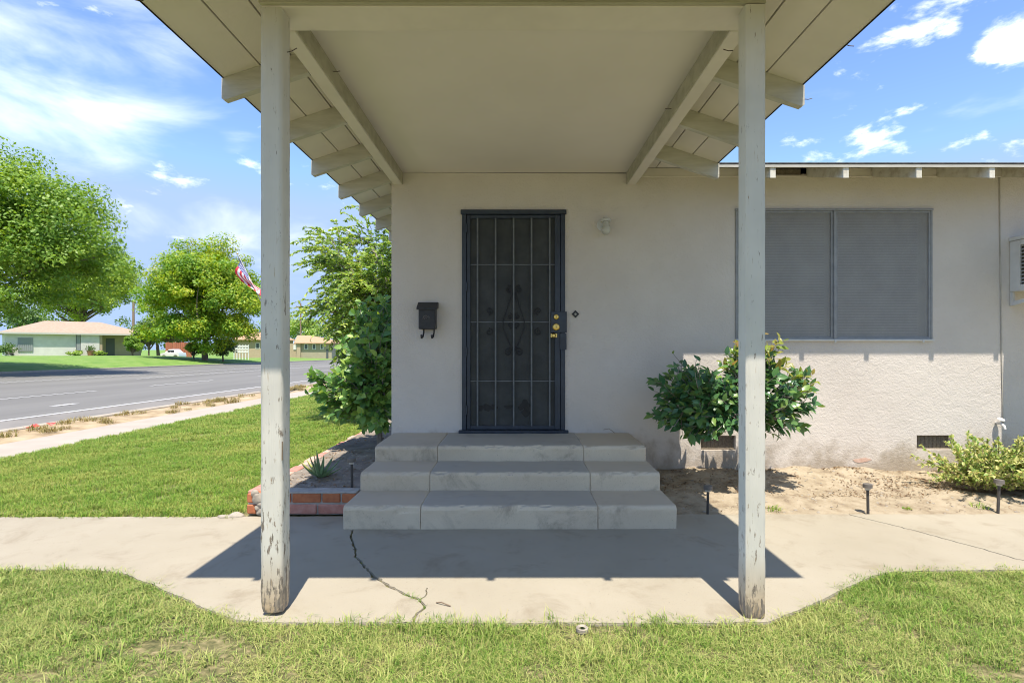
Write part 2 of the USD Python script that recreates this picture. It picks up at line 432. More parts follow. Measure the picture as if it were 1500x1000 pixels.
def pane(name):
    M[name] = usdkit.material(stage, f'/World/Looks/{name}', {'f': ('fresnel', {'IOR': 1.5}), 't': ('transparent_bsdf', {'color': (0.9, 0.93, 0.92)}), 'g': ('glossy_bsdf', {'roughness': 0.02, 'color': (0.9, 0.9, 0.9)}), 'm': ('mix_closure', {})},
                              [('f.fac', 'm.fac'), ('t.BSDF', 'm.closure1'), ('g.BSDF', 'm.closure2')], surface='m.closure')


stucco(); peeling(); pane('pane')
concrete('walk_concrete', (0.295, 0.263, 0.200), (0.348, 0.313, 0.245), (0.230, 0.191, 0.136))
concrete('step_concrete', (0.531, 0.446, 0.335), (0.680, 0.588, 0.445), (0.225, 0.19, 0.145), 0.6, (0.476, 0.394, 0.289))
concrete('step_worn', (0.531, 0.446, 0.335), (0.680, 0.588, 0.445), (0.225, 0.19, 0.145), 0.6, (0.35, 0.32, 0.27))
mat('trim_paint', [(0.567, 0.520, 0.475), (0.651, 0.600, 0.550)], 3.0, 0.62, 0.25, 40, 0.004)
mat('rafter_paint', [(0.38, 0.36, 0.305), (0.50, 0.48, 0.425)], 3.0, 0.65, 0.35, 30, 0.004, stretch=(1.5, 9, 9))
mat('board_paint', [(0.567, 0.520, 0.470), (0.651, 0.600, 0.545)], 2.0, 0.65, 0.25, 50, 0.003)
mat('ceiling_paint', [(0.630, 0.580, 0.545), (0.683, 0.630, 0.595)], 1.2, 0.7, 0.25, 18, 0.004)
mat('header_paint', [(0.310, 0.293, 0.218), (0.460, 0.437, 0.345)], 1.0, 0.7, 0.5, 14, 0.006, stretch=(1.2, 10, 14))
mat('tail_paint', [(0.427, 0.378, 0.293), (0.586, 0.555, 0.476), (0.659, 0.634, 0.561)], 14.0, 0.7, 0.4, 70, 0.004, stretch=(1, 1, 1))
mat('eave_line_dark', (0.025, 0.024, 0.022), rough=0.95)  # near-black colour of the added line along the porch eaves
mat('shingles', [(0.06, 0.056, 0.05), (0.12, 0.11, 0.10)], 25, 0.95, 0.6, 90, 0.01)
mat('door_metal', [(0.016, 0.022, 0.034), (0.031, 0.043, 0.060)], 9, 0.42, 0.15, 120, 0.001, spec=0.5)
mat('bar_metal', [(0.085, 0.095, 0.102), (0.145, 0.153, 0.156)], 16, 0.5, 0.15, 120, 0.001, spec=0.5)
mat('scroll_metal', [(0.010, 0.010, 0.010), (0.022, 0.022, 0.022)], 20, 0.6)
mat('nail_rust', [(0.06, 0.045, 0.035), (0.12, 0.09, 0.07)], 40, 0.7)
mat('cable_grey', [(0.36, 0.33, 0.28), (0.46, 0.43, 0.38)], 8, 0.6)
woven('door_mesh', (0.026, 0.029, 0.028), (0.050, 0.054, 0.052), 0.08, 900)
mat('inner_door', [(0.05, 0.045, 0.03), (0.07, 0.06, 0.045)], 4, 0.6)
mat('brass', (0.72, 0.50, 0.14), rough=0.28, metal=1.0)
mat('brass_dark', (0.22, 0.13, 0.04), rough=0.45, metal=1.0)
mat('black_iron', [(0.018, 0.018, 0.02), (0.035, 0.034, 0.034)], 30, 0.5, 0.2, 150, 0.001)
mat('stake_plastic', [(0.03, 0.028, 0.026), (0.07, 0.062, 0.055)], 30, 0.6)
mat('lamp_cap', [(0.10, 0.09, 0.08), (0.17, 0.15, 0.13)], 30, 0.55)
mat('lamp_lens', (0.42, 0.40, 0.34), rough=0.35)
mat('window_frame', [(0.20, 0.205, 0.21), (0.28, 0.285, 0.29)], 14, 0.45, spec=0.5)
woven('solar_screen', (0.31, 0.30, 0.285), (0.37, 0.36, 0.34), 0.50, 700)
mat('sash', (0.5, 0.49, 0.46), rough=0.5)
mat('blind', [(0.62, 0.60, 0.56), (0.78, 0.76, 0.72)], 2.0, 0.5)
mat('dark_room', (0.03, 0.03, 0.03), rough=0.9)
mat('vent_screen', [(0.13, 0.105, 0.08), (0.26, 0.22, 0.17)], 60, 0.8, 0.4, 200, 0.002)
mat('metal_white', [(0.50, 0.50, 0.49), (0.60, 0.60, 0.58)], 10, 0.4, spec=0.5)
mat('cooler_paint', [(0.46, 0.45, 0.42), (0.55, 0.54, 0.51)], 8, 0.5)
mat('cooler_pad', [(0.09, 0.08, 0.06), (0.17, 0.15, 0.12)], 60, 0.9)
M['glass_jar'] = usdkit.material(stage, '/World/Looks/glass_jar', {'p': ('principled_bsdf', {'base_color': (0.75, 0.74, 0.68), 'roughness': 0.18, 'transmission_weight': 0.45, 'ior': 1.45})}, [], surface='p.BSDF')
mat('brick_a', [(0.34, 0.11, 0.05), (0.46, 0.17, 0.075)], 22, 0.85, 0.5, 90, 0.005)
mat('brick_b', [(0.40, 0.16, 0.12), (0.50, 0.26, 0.21)], 22, 0.85, 0.5, 90, 0.005)
mat('brick_c', [(0.46, 0.29, 0.22), (0.56, 0.40, 0.32)], 22, 0.9, 0.5, 90, 0.005)
mat('mortar', [(0.28, 0.26, 0.235), (0.42, 0.395, 0.36)], 18, 0.95, 0.7, 70, 0.006)
mat('sandy_soil', [(0.17, 0.125, 0.085), (0.29, 0.235, 0.16), (0.36, 0.30, 0.215)], 8, 0.95, 0.9, 60, 0.014, lo=0.28, hi=0.6, detail=10)
mat('dark_soil', [(0.15, 0.125, 0.10), (0.27, 0.235, 0.195)], 8, 0.95, 0.8, 45, 0.012)
mat('crack_soil', [(0.03, 0.024, 0.018), (0.08, 0.065, 0.045)], 30, 0.95)
leafmat('litter_leaf', [(0.12, 0.07, 0.035), (0.24, 0.15, 0.08), (0.36, 0.27, 0.16)], trans=0.1, tint=1.0)
mat('twig', [(0.14, 0.10, 0.07), (0.24, 0.18, 0.12)], 40, 0.85)
mat('lawn_soil', [(0.05, 0.055, 0.02), (0.16, 0.15, 0.06), (0.34, 0.28, 0.15)], 26.0, 0.95, 0.9, 90, 0.012, detail=9, stretch=(1, 1.6, 1))
mat('far_lawn', [(0.088, 0.188, 0.027), (0.146, 0.251, 0.043), (0.196, 0.270, 0.072)], 0.9, 0.9, 0.9, 14, 0.06, detail=10)
mat('asphalt', [(0.125, 0.121, 0.112), (0.18, 0.175, 0.162)], 0.5, 0.85, 0.5, 130, 0.006, stretch=(1, 0.12, 1), detail=8)
mat('gutter_asphalt', [(0.16, 0.15, 0.135), (0.22, 0.205, 0.185)], 1.5, 0.9, 0.5, 130, 0.006)
mat('road_paint', [(0.40, 0.40, 0.39), (0.58, 0.58, 0.56)], 7, 0.7)
mat('kerb_concrete', [(0.335, 0.293, 0.233), (0.409, 0.363, 0.293)], 3, 0.9, 0.3, 60, 0.005)
mat('side_concrete', [(0.326, 0.286, 0.239), (0.382, 0.339, 0.283)], 2, 0.9, 0.3, 80, 0.005)
mat('verge_soil', [(0.22, 0.155, 0.085), (0.36, 0.275, 0.165), (0.45, 0.36, 0.235)], 3.5, 0.95, 0.8, 30, 0.02, detail=8)
leafmat('dry_weed', [(0.20, 0.15, 0.05), (0.30, 0.23, 0.08), (0.22, 0.22, 0.06)], trans=0.2)
mat('red_plastic', [(0.55, 0.035, 0.03), (0.68, 0.10, 0.08)], 30, 0.45)
mat('bark', [(0.10, 0.075, 0.055), (0.20, 0.16, 0.12)], 12, 0.9, 0.8, 40, 0.02, stretch=(1, 1, 0.3))
mat('bark_grey', [(0.16, 0.135, 0.11), (0.28, 0.245, 0.21)], 20, 0.9, 0.8, 60, 0.01, stretch=(1, 1, 0.4))
leafmat('ash_leaf', [(0.075, 0.163, 0.023), (0.142, 0.268, 0.032), (0.225, 0.349, 0.041), (0.318, 0.415, 0.056)], trans=0.35, patch=0.45, pscale=0.5)
leafmat('bright_leaf', [(0.105, 0.197, 0.023), (0.210, 0.323, 0.034), (0.323, 0.425, 0.046), (0.420, 0.457, 0.046)], trans=0.35, patch=0.45, pscale=0.4)
leafmat('yellow_leaf', [(0.054, 0.158, 0.017), (0.129, 0.273, 0.025), (0.235, 0.374, 0.028), (0.386, 0.432, 0.028), (0.429, 0.389, 0.035)], trans=0.35, patch=0.45, pscale=0.35)
leafmat('dark_leaf', [(0.045, 0.105, 0.021), (0.090, 0.173, 0.033), (0.150, 0.225, 0.045)], trans=0.28, patch=0.4, pscale=0.6)
leafmat('olive_leaf', [(0.109, 0.199, 0.055), (0.185, 0.312, 0.060), (0.328, 0.448, 0.084), (0.526, 0.564, 0.132)], trans=0.35, rough=0.4, spec=0.5, patch=0.35, pscale=1.5)
GLOSS = [(0.040, 0.11, 0.044), (0.06, 0.15, 0.052), (0.09, 0.20, 0.058), (0.20, 0.30, 0.07)]
leafmat('camellia_leaf', GLOSS, rough=0.3, trans=0.2, spec=0.5)
leafmat('camellia_leaf_one', GLOSS, rough=0.3, trans=0.2, spec=0.5, island=False)
leafmat('young_leaf', [(0.16, 0.24, 0.035), (0.22, 0.30, 0.05), (0.27, 0.31, 0.06), (0.30, 0.30, 0.07), (0.32, 0.20, 0.07)], rough=0.35, trans=0.4)
ROSE = [(0.07, 0.16, 0.048), (0.11, 0.24, 0.06), (0.18, 0.33, 0.07), (0.33, 0.45, 0.10)]
leafmat('rose_leaf', ROSE, rough=0.42, trans=0.32)
leafmat('rose_leaf_one', ROSE, rough=0.42, trans=0.32, island=False)
leafmat('shrub_leaf', [(0.167, 0.288, 0.072), (0.286, 0.388, 0.095), (0.453, 0.475, 0.158), (0.604, 0.546, 0.236)], rough=0.5, trans=0.3)
mat('aloe_leaf', [(0.10, 0.17, 0.075), (0.17, 0.24, 0.10)], 14, 0.4, 0.1, 60, 0.002, spec=0.5)
mat('aloe_pale', [(0.26, 0.30, 0.07), (0.36, 0.36, 0.11)], 14, 0.4, spec=0.5)
grassmat('grass_front', [(0.063, 0.118, 0.020), (0.100, 0.223, 0.026), (0.155, 0.305, 0.037), (0.214, 0.359, 0.050), (0.298, 0.405, 0.075), (0.380, 0.338, 0.126)], (0.432, 0.446, 0.152), 0.10)
grassmat('grass_side', [(0.065, 0.120, 0.020), (0.102, 0.239, 0.019), (0.155, 0.320, 0.027), (0.216, 0.367, 0.034), (0.281, 0.394, 0.050), (0.386, 0.344, 0.125)], (0.430, 0.436, 0.112), 0.0)
# far buildings and street
mat('house_white', [(0.60, 0.585, 0.55), (0.68, 0.665, 0.63)], 2, 0.85)
mat('house_tan', [(0.40, 0.32, 0.22), (0.46, 0.37, 0.26)], 2, 0.85)
mat('house_tan_dark', [(0.34, 0.30, 0.22), (0.40, 0.35, 0.26)], 2, 0.85)
mat('far_roof', [(0.30, 0.225, 0.165), (0.40, 0.305, 0.23)], 4, 0.95, 0.6, 30, 0.03, detail=8)
mat('far_roof_orange', [(0.367, 0.235, 0.138), (0.437, 0.294, 0.175)], 4, 0.95, 0.6, 30, 0.03, detail=8)
mat('far_trim', (0.55, 0.53, 0.49), rough=0.7)
mat('far_dark', (0.09, 0.10, 0.11), rough=0.4)
mat('far_grey', (0.28, 0.30, 0.31), rough=0.6)
mat('fence_red', [(0.34, 0.105, 0.06), (0.46, 0.17, 0.10)], 3, 0.85, stretch=(1, 1, 0.2))
mat('white_paint', (0.72, 0.72, 0.70), rough=0.5)
mat('car_paint', (0.75, 0.75, 0.76), rough=0.25, spec=0.6, coat=0.6)
mat('car_glass', (0.03, 0.035, 0.04), rough=0.08, spec=0.7)
mat('tyre', (0.02, 0.02, 0.02), rough=0.85)
mat('steel', [(0.42, 0.43, 0.43), (0.5, 0.5, 0.5)], 6, 0.45, metal=0.4)
mat('pole_wood', [(0.20, 0.145, 0.10), (0.30, 0.22, 0.155)], 6, 0.9)
mat('flag_red', (0.575, 0.034, 0.052), rough=0.7)
mat('flag_white', (0.72, 0.70, 0.68), rough=0.7)
mat('flag_blue', (0.036, 0.060, 0.216), rough=0.7)
mat('terracotta', (0.34, 0.17, 0.10), rough=0.85)
mat('rock', [(0.22, 0.19, 0.155), (0.38, 0.34, 0.28)], 16, 0.9, 0.6, 60, 0.006)

F = 775.0


def X(px, d):
    return (px - 757) * d / F


def Z(py, d):
    return CAM_H + (511 - py) * d / F


WALL = 4.94            # the front wall's face
PITCH = 1 / 3.0
EAVE_Z, EAVE_X, EAVE_Y, MAIN_Y = 2.70, 1.62, 1.785, 4.37      # underside of the eave boards and where they end
PX0 = -1.17            # left corner of the house
HOUSE_X1, HOUSE_Y1 = 9.0, 14.0


def slope(y):          # the street side falls gently away from the camera
    return -0.0077 * np.clip(y, -60, 120)


# ------------------------------------------------------------------ ground, walkway, street
walk = Polygon([(-5.74, 2.9), (-2.3, 2.885), (-2.093, 2.827), (-1.762, 2.642), (-1.447, 2.454), (-1.25, 2.35), (-1.146, 2.325), (0.93, 2.32), (1.11, 2.33), (1.244, 2.41), (1.44, 2.52), (1.66, 2.665), (1.88, 2.80), (2.0, 2.853), (2.42, 2.875), (9.5, 2.89), (9.5, 3.87), (1.1, 3.845), (-1.2, 3.80), (-5.74, 3.775)])
crack_a = LineString([(-1.20, 3.86), (-1.145, 3.60), (-1.09, 3.50), (-1.055, 3.37), (-0.985, 3.21), (-0.955, 3.14), (-0.93, 3.055), (-0.875, 2.98), (-0.80, 2.86), (-0.755, 2.80), (-0.70, 2.735), (-0.60, 2.64), (-0.545, 2.585), (-0.485, 2.55), (-0.44, 2.50), (-0.425, 2.455), (-0.455, 2.40), (-0.46, 2.28)])
crack_b = LineString([(2.37, 3.90), (2.47, 3.75), (2.585, 3.58), (2.66, 3.45), (2.72, 3.33), (2.80, 3.17), (2.84, 3.08), (2.90, 2.96), (2.925, 2.82)])


def jag(line, amp, step, seed):
    r = np.random.default_rng(seed)
    p = [np.array(line.interpolate(s).coords[0]) + r.normal(0, amp, 2) for s in np.arange(0, line.length, step)]
    return LineString([line.coords[0]] + p[1:] + [line.coords[-1]])


cut = shapely.union_all([jag(crack_a, 0.004, 0.025, 1).buffer(0.0048), jag(crack_a, 0.006, 0.03, 4).buffer(0.003), jag(LineString([(-0.46, 2.53), (-0.44, 2.60), (-0.452, 2.66)]), .003, .02, 9).buffer(.002), jag(crack_b, 0.004, 0.03, 2).buffer(0.0034)])
far = sbox(-5.8, 2, -4.3, 5)
ring = walk.exterior
rr_ = np.random.default_rng(15)
walk_worn = Polygon([np.array(ring.interpolate(q).coords[0]) + (meshkit.fbm(np.array([[q * 9, 1.0, 2.0]]), 3)[0] - .5) * .016 * np.array([.5, 1]) + rr_.normal(0, .0015, 2) for q in np.arange(0, ring.length, .022)])
slab = walk_worn.difference(cut)
slab = shapely.union_all([g for g in slab.geoms if g.area > 0.02])
p = solo('walkway', cat_([extrude(slab, -0.09, -0.006), extrude(slab.buffer(-.0012).difference(cut.buffer(.0016)), -0.006, 0.0)]), 'walk_concrete', kind='structure')
solo('soil_bed', extrude(walk.buffer(-0.02), -0.085, -0.028), 'crack_soil', kind='structure')


def yard_z(x, y):
    return -0.014 + slope(np.maximum(y - 4, 0)) * sm((-x - 2.0) / 3.5)


xs = np.unique(np.concatenate([np.linspace(-5.755, 9, 60), np.linspace(9, 60, 12)]))
ys = np.unique(np.concatenate([np.linspace(-30, 0, 10), np.linspace(0, 14, 60), np.linspace(14, 120, 40), [1500]]))
solo('lawn_ground', grid(xs, ys, yard_z), 'lawn_soil', kind='structure')

# soil beds beside the steps: humpy sand on the right, a raised brick-edged bed on the left
def bed_z(x, y):
    q = np.stack([x, y, 0 * x], -1)
    t = np.clip((y - 3.86) / 0.5, 0, 1)
    return -0.012 + sm(t) * (0.03 + 0.11 * (meshkit.fbm(q * 2.3 + 5, 3) - 0.42)) + 0.045 * sm((y - 4.55) / 0.35) + 0.018 * (meshkit.fbm(q * 14, 3, 3) - .5) * sm(t * 3)


solo('sand_bed', grid(np.linspace(1.0, 8.5, 330), np.linspace(3.835, 4.96, 70), bed_z), 'sandy_soil', kind='structure', smooth=True)


def planter_z(x, y):
    q = np.stack([x, y, 0 * x], -1)
    return 0.135 + 0.05 * (meshkit.fbm(q * 3, 3) - .5) + 0.02 * (meshkit.fbm(q * 16, 3, 3) - .5) + 0.02 * sm((y - 4.2) / 2)


solo('planter_soil', grid(np.linspace(-1.93, -1.0, 60), np.linspace(3.93, 11, 200), planter_z), 'dark_soil', kind='structure', smooth=True)

# street: sidewalk slabs, dirt verge, kerbs, carriageway
side = thing('sidewalk', None, None, kind='structure')
SW0, SW1 = -6.80, -5.755
for k in range(30):
    y0 = -3.0 + k * 1.52
    m = cbox(SW0, SW1, y0 + .006, y0 + 1.514, -.10, 0.0, .008)
    m.vertices = m.vertices + np.stack([0 * m.vertices[:, 0], 0 * m.vertices[:, 0], slope(m.vertices[:, 1])], 1)
    part('paving_slab', m, 'side_concrete', side)
m = grid([SW0, SW1], [42.6, 120, 1500], lambda x, y: slope(y))
part('far_paving', m, 'side_concrete', side)
solo('verge_ground', grid(np.linspace(-7.95, -5.7, 24), np.unique(np.concatenate([np.linspace(-10, 40, 260), np.linspace(40, 120, 40), [1500]])),
     lambda x, y: slope(y) - .035 + .05 * sm((-x - 6.75) / .25) * sm((x + 7.95) / .25 + .2) * (0.3 + 1.4 * (meshkit.fbm(np.stack([x * 2.5, y * 2.5, 0 * x], -1), 3, 2) - .25))), 'verge_soil', kind='structure', smooth=True)
for k, (a, b) in enumerate(((-8.10, -7.95), (-33.15, -33.0))):
    kb = thing('kerb', None, None, kind='structure')
    for i in range(24):
        y0 = -6 + 6.1 * i
        m = cbox(a, b, y0 + .005, y0 + 6.095, -.16, 0.004, .018)
        v = m.vertices
        m.vertices = v + np.stack([0 * v[:, 0], 0 * v[:, 0], slope(v[:, 1])], 1)
        part('kerb_stone', m, 'kerb_concrete', kb)
road = thing('road', None, None, kind='structure')
yr = np.array([-60, 120, 1500.0])
part('carriageway', grid([-33.0, -8.1], yr, lambda x, y: slope(y) - .12), 'asphalt', road)
part('gutter_strip', grid([-9.92, -8.1], yr, lambda x, y: slope(y) - .116), 'gutter_asphalt', road)


def marking(x, y0, y1, w=.11):
    yy = np.unique(np.clip([y0, 120, y1], y0, y1))
    part('lane_marking', grid([x - w / 2, x + w / 2], yy, lambda x, y: slope(y) - .112), 'road_paint', road)


marking(-10.0, -20, 320, .13)
for y0, y1 in [(4.0, 8.0), (11.0, 18.5), (21.2, 25.6), (30, 34.5), (39, 43.5), (48, 52.5), (57, 61.5), (66, 70.5)]:
    marking(-14.7, y0, y1)
marking(-11.5, 13.1, 13.8, .2)
for x in (-19.4, -19.75):
    marking(x, 27 if x > -19.5 else 28.2, 320, .11)
for x in (-22.7, -23.1):
    marking(x, 10, 200, .10)
for y0 in np.arange(12, 100, 9.2):
    marking(-27.6, y0, y0 + 4.4)


def far_z(x, y):
    d = -33.15 - x
    rise = .30 * sm(d / 3) + .60 * sm(d / 13)
    return slope(y) + rise * (1 - .55 * sm((y - 66) / 10)) - .55 * sm((y - 66) / 8) * sm((d - 12) / 6) - .01


solo('far_lawn', grid(np.unique(np.concatenate([np.linspace(-33.15, -62, 30), np.linspace(-62, -900, 12)]))[::1], np.unique(np.concatenate([np.linspace(-60, 130, 80), [300, 1500]])), far_z), 'far_lawn', kind='structure', smooth=True)

# ------------------------------------------------------------------ the house
house = thing('house', 'pale grey stucco house with a hipped porch roof over concrete steps', 'house')
Z2 = lambda py: Z(py, WALL)
X2 = lambda px: X(px, WALL)
DX0, DX1, DZ0, DZ1 = X2(677), X2(827.5), 0.416, Z2(308)
WX0, WX1, WZ0, WZ1 = X2(1077), X2(1365), Z2(499), Z2(306.5)
front = Polygon([(PX0, -.1), (HOUSE_X1, -.1), (HOUSE_X1, 2.815), (PX0, 2.842)])
for r in ((DX0 + .02, DX1 - .02, DZ0, DZ1 - .03), (WX0 + .02, WX1 - .02, WZ0 + .02, WZ1 - .02), (1.72, 2.045, .255, .392), (X2(1343), X2(1395), .26, .395), (2.235, 2.66, 2.825, 2.9)):
    front = front.difference(sbox(r[0], r[2], r[1], r[3]))
wall = part('front_wall', wallpoly(front, WALL, WALL + .16), 'stucco', house)
part('side_wall', box(PX0 + .002, PX0 + .16, WALL + .161, HOUSE_Y1, -.1, 2.83), 'stucco', house)
part('side_wall', box(HOUSE_X1 - .16, HOUSE_X1, WALL + .161, HOUSE_Y1, -.1, 2.83), 'stucco', house)
part('back_wall', box(PX0 + .162, HOUSE_X1 - .162, HOUSE_Y1 - .16, HOUSE_Y1, -.1, 2.83), 'stucco', house)
part('dark_interior', cat_([box(PX0 + .3, HOUSE_X1 - .3, WALL + .9, WALL + .92, -.09, 2.8), box(PX0 + .17, HOUSE_X1 - .17, WALL + .17, WALL + .9, 2.72, 2.74)]), 'dark_room', house)

# roof: one hipped plane set, shingles above boards
zr = EAVE_Z + .038
o = .003                                                     # shingles stop just short of the board edge
def rz(t):
    return zr + PITCH * t
A = EAVE_X + o
yf, ym = EAVE_Y - o, MAIN_Y - o
rx1 = HOUSE_X1 + .5
ry = (ym + HOUSE_Y1 + .5) / 2
h_ = ry - ym
pts = {'a': (-A, yf, zr), 'b': (A, yf, zr), 'r': (0, yf + A, rz(A)), 'v': (0, ym + A, rz(A)), 'e': (A, ym, zr), 'f': (rx1, ym, zr), 'p': (-A + h_, ry, rz(h_)), 'q': (rx1 - h_, ry, rz(h_)), 'g': (rx1, HOUSE_Y1 + .5, zr), 'h': (-A, HOUSE_Y1 + .5, zr)}
faces = [('a', 'r', 'v', 'p', 'h'), ('a', 'b', 'r'), ('b', 'e', 'v', 'r'), ('e', 'f', 'q', 'p', 'v'), ('f', 'g', 'q'), ('g', 'h', 'p', 'q')]
V, Fc = [], []
for fc in faces:
    top = np.array([pts[k] for k in fc]); n0 = len(V); n = len(fc)
    V += list(top) + list(top - [0, 0, .010])
    Fc += [[n0, n0 + i, n0 + i + 1] for i in range(1, n - 1)] + [[n0 + n, n0 + n + i + 1, n0 + n + i] for i in range(1, n - 1)]
    for i in range(n):
        j = (i + 1) % n
        Fc += [[n0 + i, n0 + n + i, n0 + n + j], [n0 + i, n0 + n + j, n0 + j]]
part('roof_shingles', trimesh.Trimesh(np.array(V), np.array(Fc), process=False), 'shingles', house)


def slab_on(poly, zf, th):
    """a convex plan polygon laid on the slope z = zf(x, y), th thick upwards"""
    p = np.array(poly, float)
    z = np.array([zf(*q) for q in p])
    return hull(np.vstack([np.column_stack([p, z]), np.column_stack([p, z + th])]))


zl = lambda x, y: EAVE_Z + PITCH * (EAVE_X + x)
zrt = lambda x, y: EAVE_Z + PITCH * (EAVE_X - x)
zf_ = lambda x, y: EAVE_Z + PITCH * (y - EAVE_Y)
zm = lambda x, y: EAVE_Z + PITCH * (y - MAIN_Y)
cuts = [0, .202, .371, .54, .70]
G = .0045
for i in range(4):
    a, b = cuts[i] + (G if i else 0), cuts[i + 1] - G
    # left eave, right eave up to the valley, front eave, main front eave
    part('eave_board', slab_on([(-EAVE_X + a, EAVE_Y + a), (-EAVE_X + b, EAVE_Y + b), (-EAVE_X + b, HOUSE_Y1), (-EAVE_X + a, HOUSE_Y1)], zl, .024), 'board_paint', house)
    part('eave_board', slab_on([(EAVE_X - a, EAVE_Y + a), (EAVE_X - b, EAVE_Y + b), (EAVE_X - b, MAIN_Y + b - .004), (EAVE_X - a, MAIN_Y + a - .004)], zrt, .024), 'board_paint', house)
    part('eave_board', slab_on([(-EAVE_X + a + .006, EAVE_Y + a), (EAVE_X - a - .006, EAVE_Y + a), (EAVE_X - b - .006, EAVE_Y + b), (-EAVE_X + b + .006, EAVE_Y + b)], zf_, .024), 'board_paint', house)
    part('eave_board', slab_on([(EAVE_X - a + .004, MAIN_Y + a), (HOUSE_X1 + .4, MAIN_Y + a), (HOUSE_X1 + .4, MAIN_Y + b), (EAVE_X - b + .004, MAIN_Y + b)], zm, .024), 'rafter_paint' if i == 0 else 'board_paint', house)

for sgn, ye in ((-1, HOUSE_Y1), (1, MAIN_Y - .01)):  # added thin dark strips: shaded, dirty board edge put in as colour
    part('dark_eave_line', box(*sorted((sgn * (EAVE_X + .001), sgn * (EAVE_X + .005))), EAVE_Y, ye, EAVE_Z - .006, EAVE_Z + .027), 'eave_line_dark', house)

# beams on posts, header, ceiling
BZ0, BZ1 = 2.73, 2.845
LB, RB = (-1.153, -1.069), (1.03, 1.112)
for b in (LB, RB):
    m = cbox(b[0], b[1], 2.555, WALL - .002, BZ0, 2.90, .004)
    part('porch_beam', m, 'trim_paint', house)
part('header_beam', [cbox(-1.146, 1.106, 2.372, 2.552, BZ0 + .002, 2.925, .003)], 'trim_paint', house)
part('header_face', roughen(subdiv(cbox(-1.150, 1.110, 2.352, 2.3715, BZ0 + .008, 2.925, .002), .12), .0012, 12, 4), 'header_paint', house, label='weathered front board across the top of the posts')
part('porch_ceiling', box(LB[1] + .001, RB[0] - .001, 2.553, WALL - .001, 2.843, 2.855), 'ceiling_paint', house)
# added plates in darker paint, imitating shade on the inner beam sides
part('beam_side_shade', cbox(LB[1] + .0005, LB[1] + .007, 2.5535, WALL - .002, BZ0 + .004, 2.842, .002), 'header_paint', house)
part('beam_side_shade', cbox(RB[0] - .007, RB[0] - .0005, 2.5535, WALL - .002, BZ0 + .004, 2.842, .002), 'header_paint', house)


def rafter(y, side, x_in, w=.042, dep=.125):
    """sloping rafter tail from the beam or wall out to the eave, its foot clipped"""
    prof = []
    xo = EAVE_X + .012
    zt = lambda x: EAVE_Z + PITCH * (EAVE_X - x) - .001
    prof = [(x_in, zt(x_in)), (xo, zt(xo)), (xo, zt(xo) - dep + .014), (xo - .014, zt(xo - .014) - dep), (x_in, zt(x_in) - dep)]
    p = np.array([(side * a, yy, b) for yy in (y - w / 2, y + w / 2) for a, b in prof])
    part('rafter_tail', hull(p), 'rafter_paint', house)


for k in range(17):
    y = 2.945 + .638 * k
    if y < WALL:
        rafter(y, -1, 1.155)
    elif y > WALL + .1:
        rafter(y, -1, 1.172)
for y in (3.02, 3.655, 4.285):
    rafter(y, 1, 1.114)
for x in (-1.24, -.63, -.02, .59, 1.2):
    zt = lambda y: EAVE_Z + PITCH * (y - EAVE_Y) - .001
    y0, y1 = EAVE_Y - .005, 2.35
    prof = [(y1, zt(y1)), (y0, zt(y0)), (y0, zt(y0) - .075), (y0 + .02, zt(y0 + .02) - .095), (y1, zt(y1) - .10)]
    part('rafter_tail', hull(np.array([(x + s * .02, a, b) for s in (-1, 1) for a, b in prof])), 'trim_paint', house)
for k in range(12):
    x = 2.12 + .605 * k
    zt = lambda y: EAVE_Z + PITCH * (y - MAIN_Y) - .001
    y0, y1 = MAIN_Y + .008, WALL - .001
    prof = [(y1, zt(y1)), (y0, zt(y0)), (y0, zt(y0) - .086), (y1, zt(y1) - .086)]
    m = hull(np.array([(x + s * .0225, a, b) for s in (-1, 1) for a, b in prof]))
    part('rafter_tail', m, 'tail_paint', house)
    # block between rafters; the first one is an opening with dark vent screen
    xa, xb = x + .024, x + .605 - .024
    if k == 0:
        part('eave_vent', box(2.235, 2.66, WALL + .02, WALL + .03, 2.818, 2.887), 'vent_screen', house, label='dark screened vent between rafter tails')
        part('frieze_block', box(xa, 2.234, WALL - .012, WALL + .05, 2.8155, 2.882), 'trim_paint', house)
    else:
        part('frieze_block', box(xa, xb, WALL - .012, WALL + .05, 2.8155, 2.882), 'trim_paint', house)
part('frieze_block', box(1.115, 2.095, WALL - .012, WALL + .05, 2.8155, 2.882), 'trim_paint', house)
part('frieze_strip', cbox(1.115, HOUSE_X1, WALL - .016, WALL - .0005, 2.800, 2.8145, .002), 'trim_paint', house)
# bent nails under the eaves
for i, (a, b) in enumerate([((-1.61, 2.28, 2.70), (-.05, .01, .012)), ((-1.61, 2.2, 2.70), (.05, .05, -.01)), ((1.62, 2.62, 2.71), (.05, 0, -.012)), ((1.635, 3.01, 2.62), (.045, 0, .004)), ((-1.04, 2.62, 2.80), (.05, .01, .015)), ((1.03, 2.52, 2.62), (-.05, -.01, 0)), ((-1.06, 2.43, 2.56), (.05, 0, .02)), ((-1.068, 3.05, 2.80), (.05, 0, .0)), ((1.03, 3.5, 2.79), (-.05, 0, .0))]):
    a, b = np.array(a), np.array(b)
    part('bent_nail', tube([a, a + b * .5 + [0, 0, -.004], a + b], .0022, 5), 'nail_rust', house)

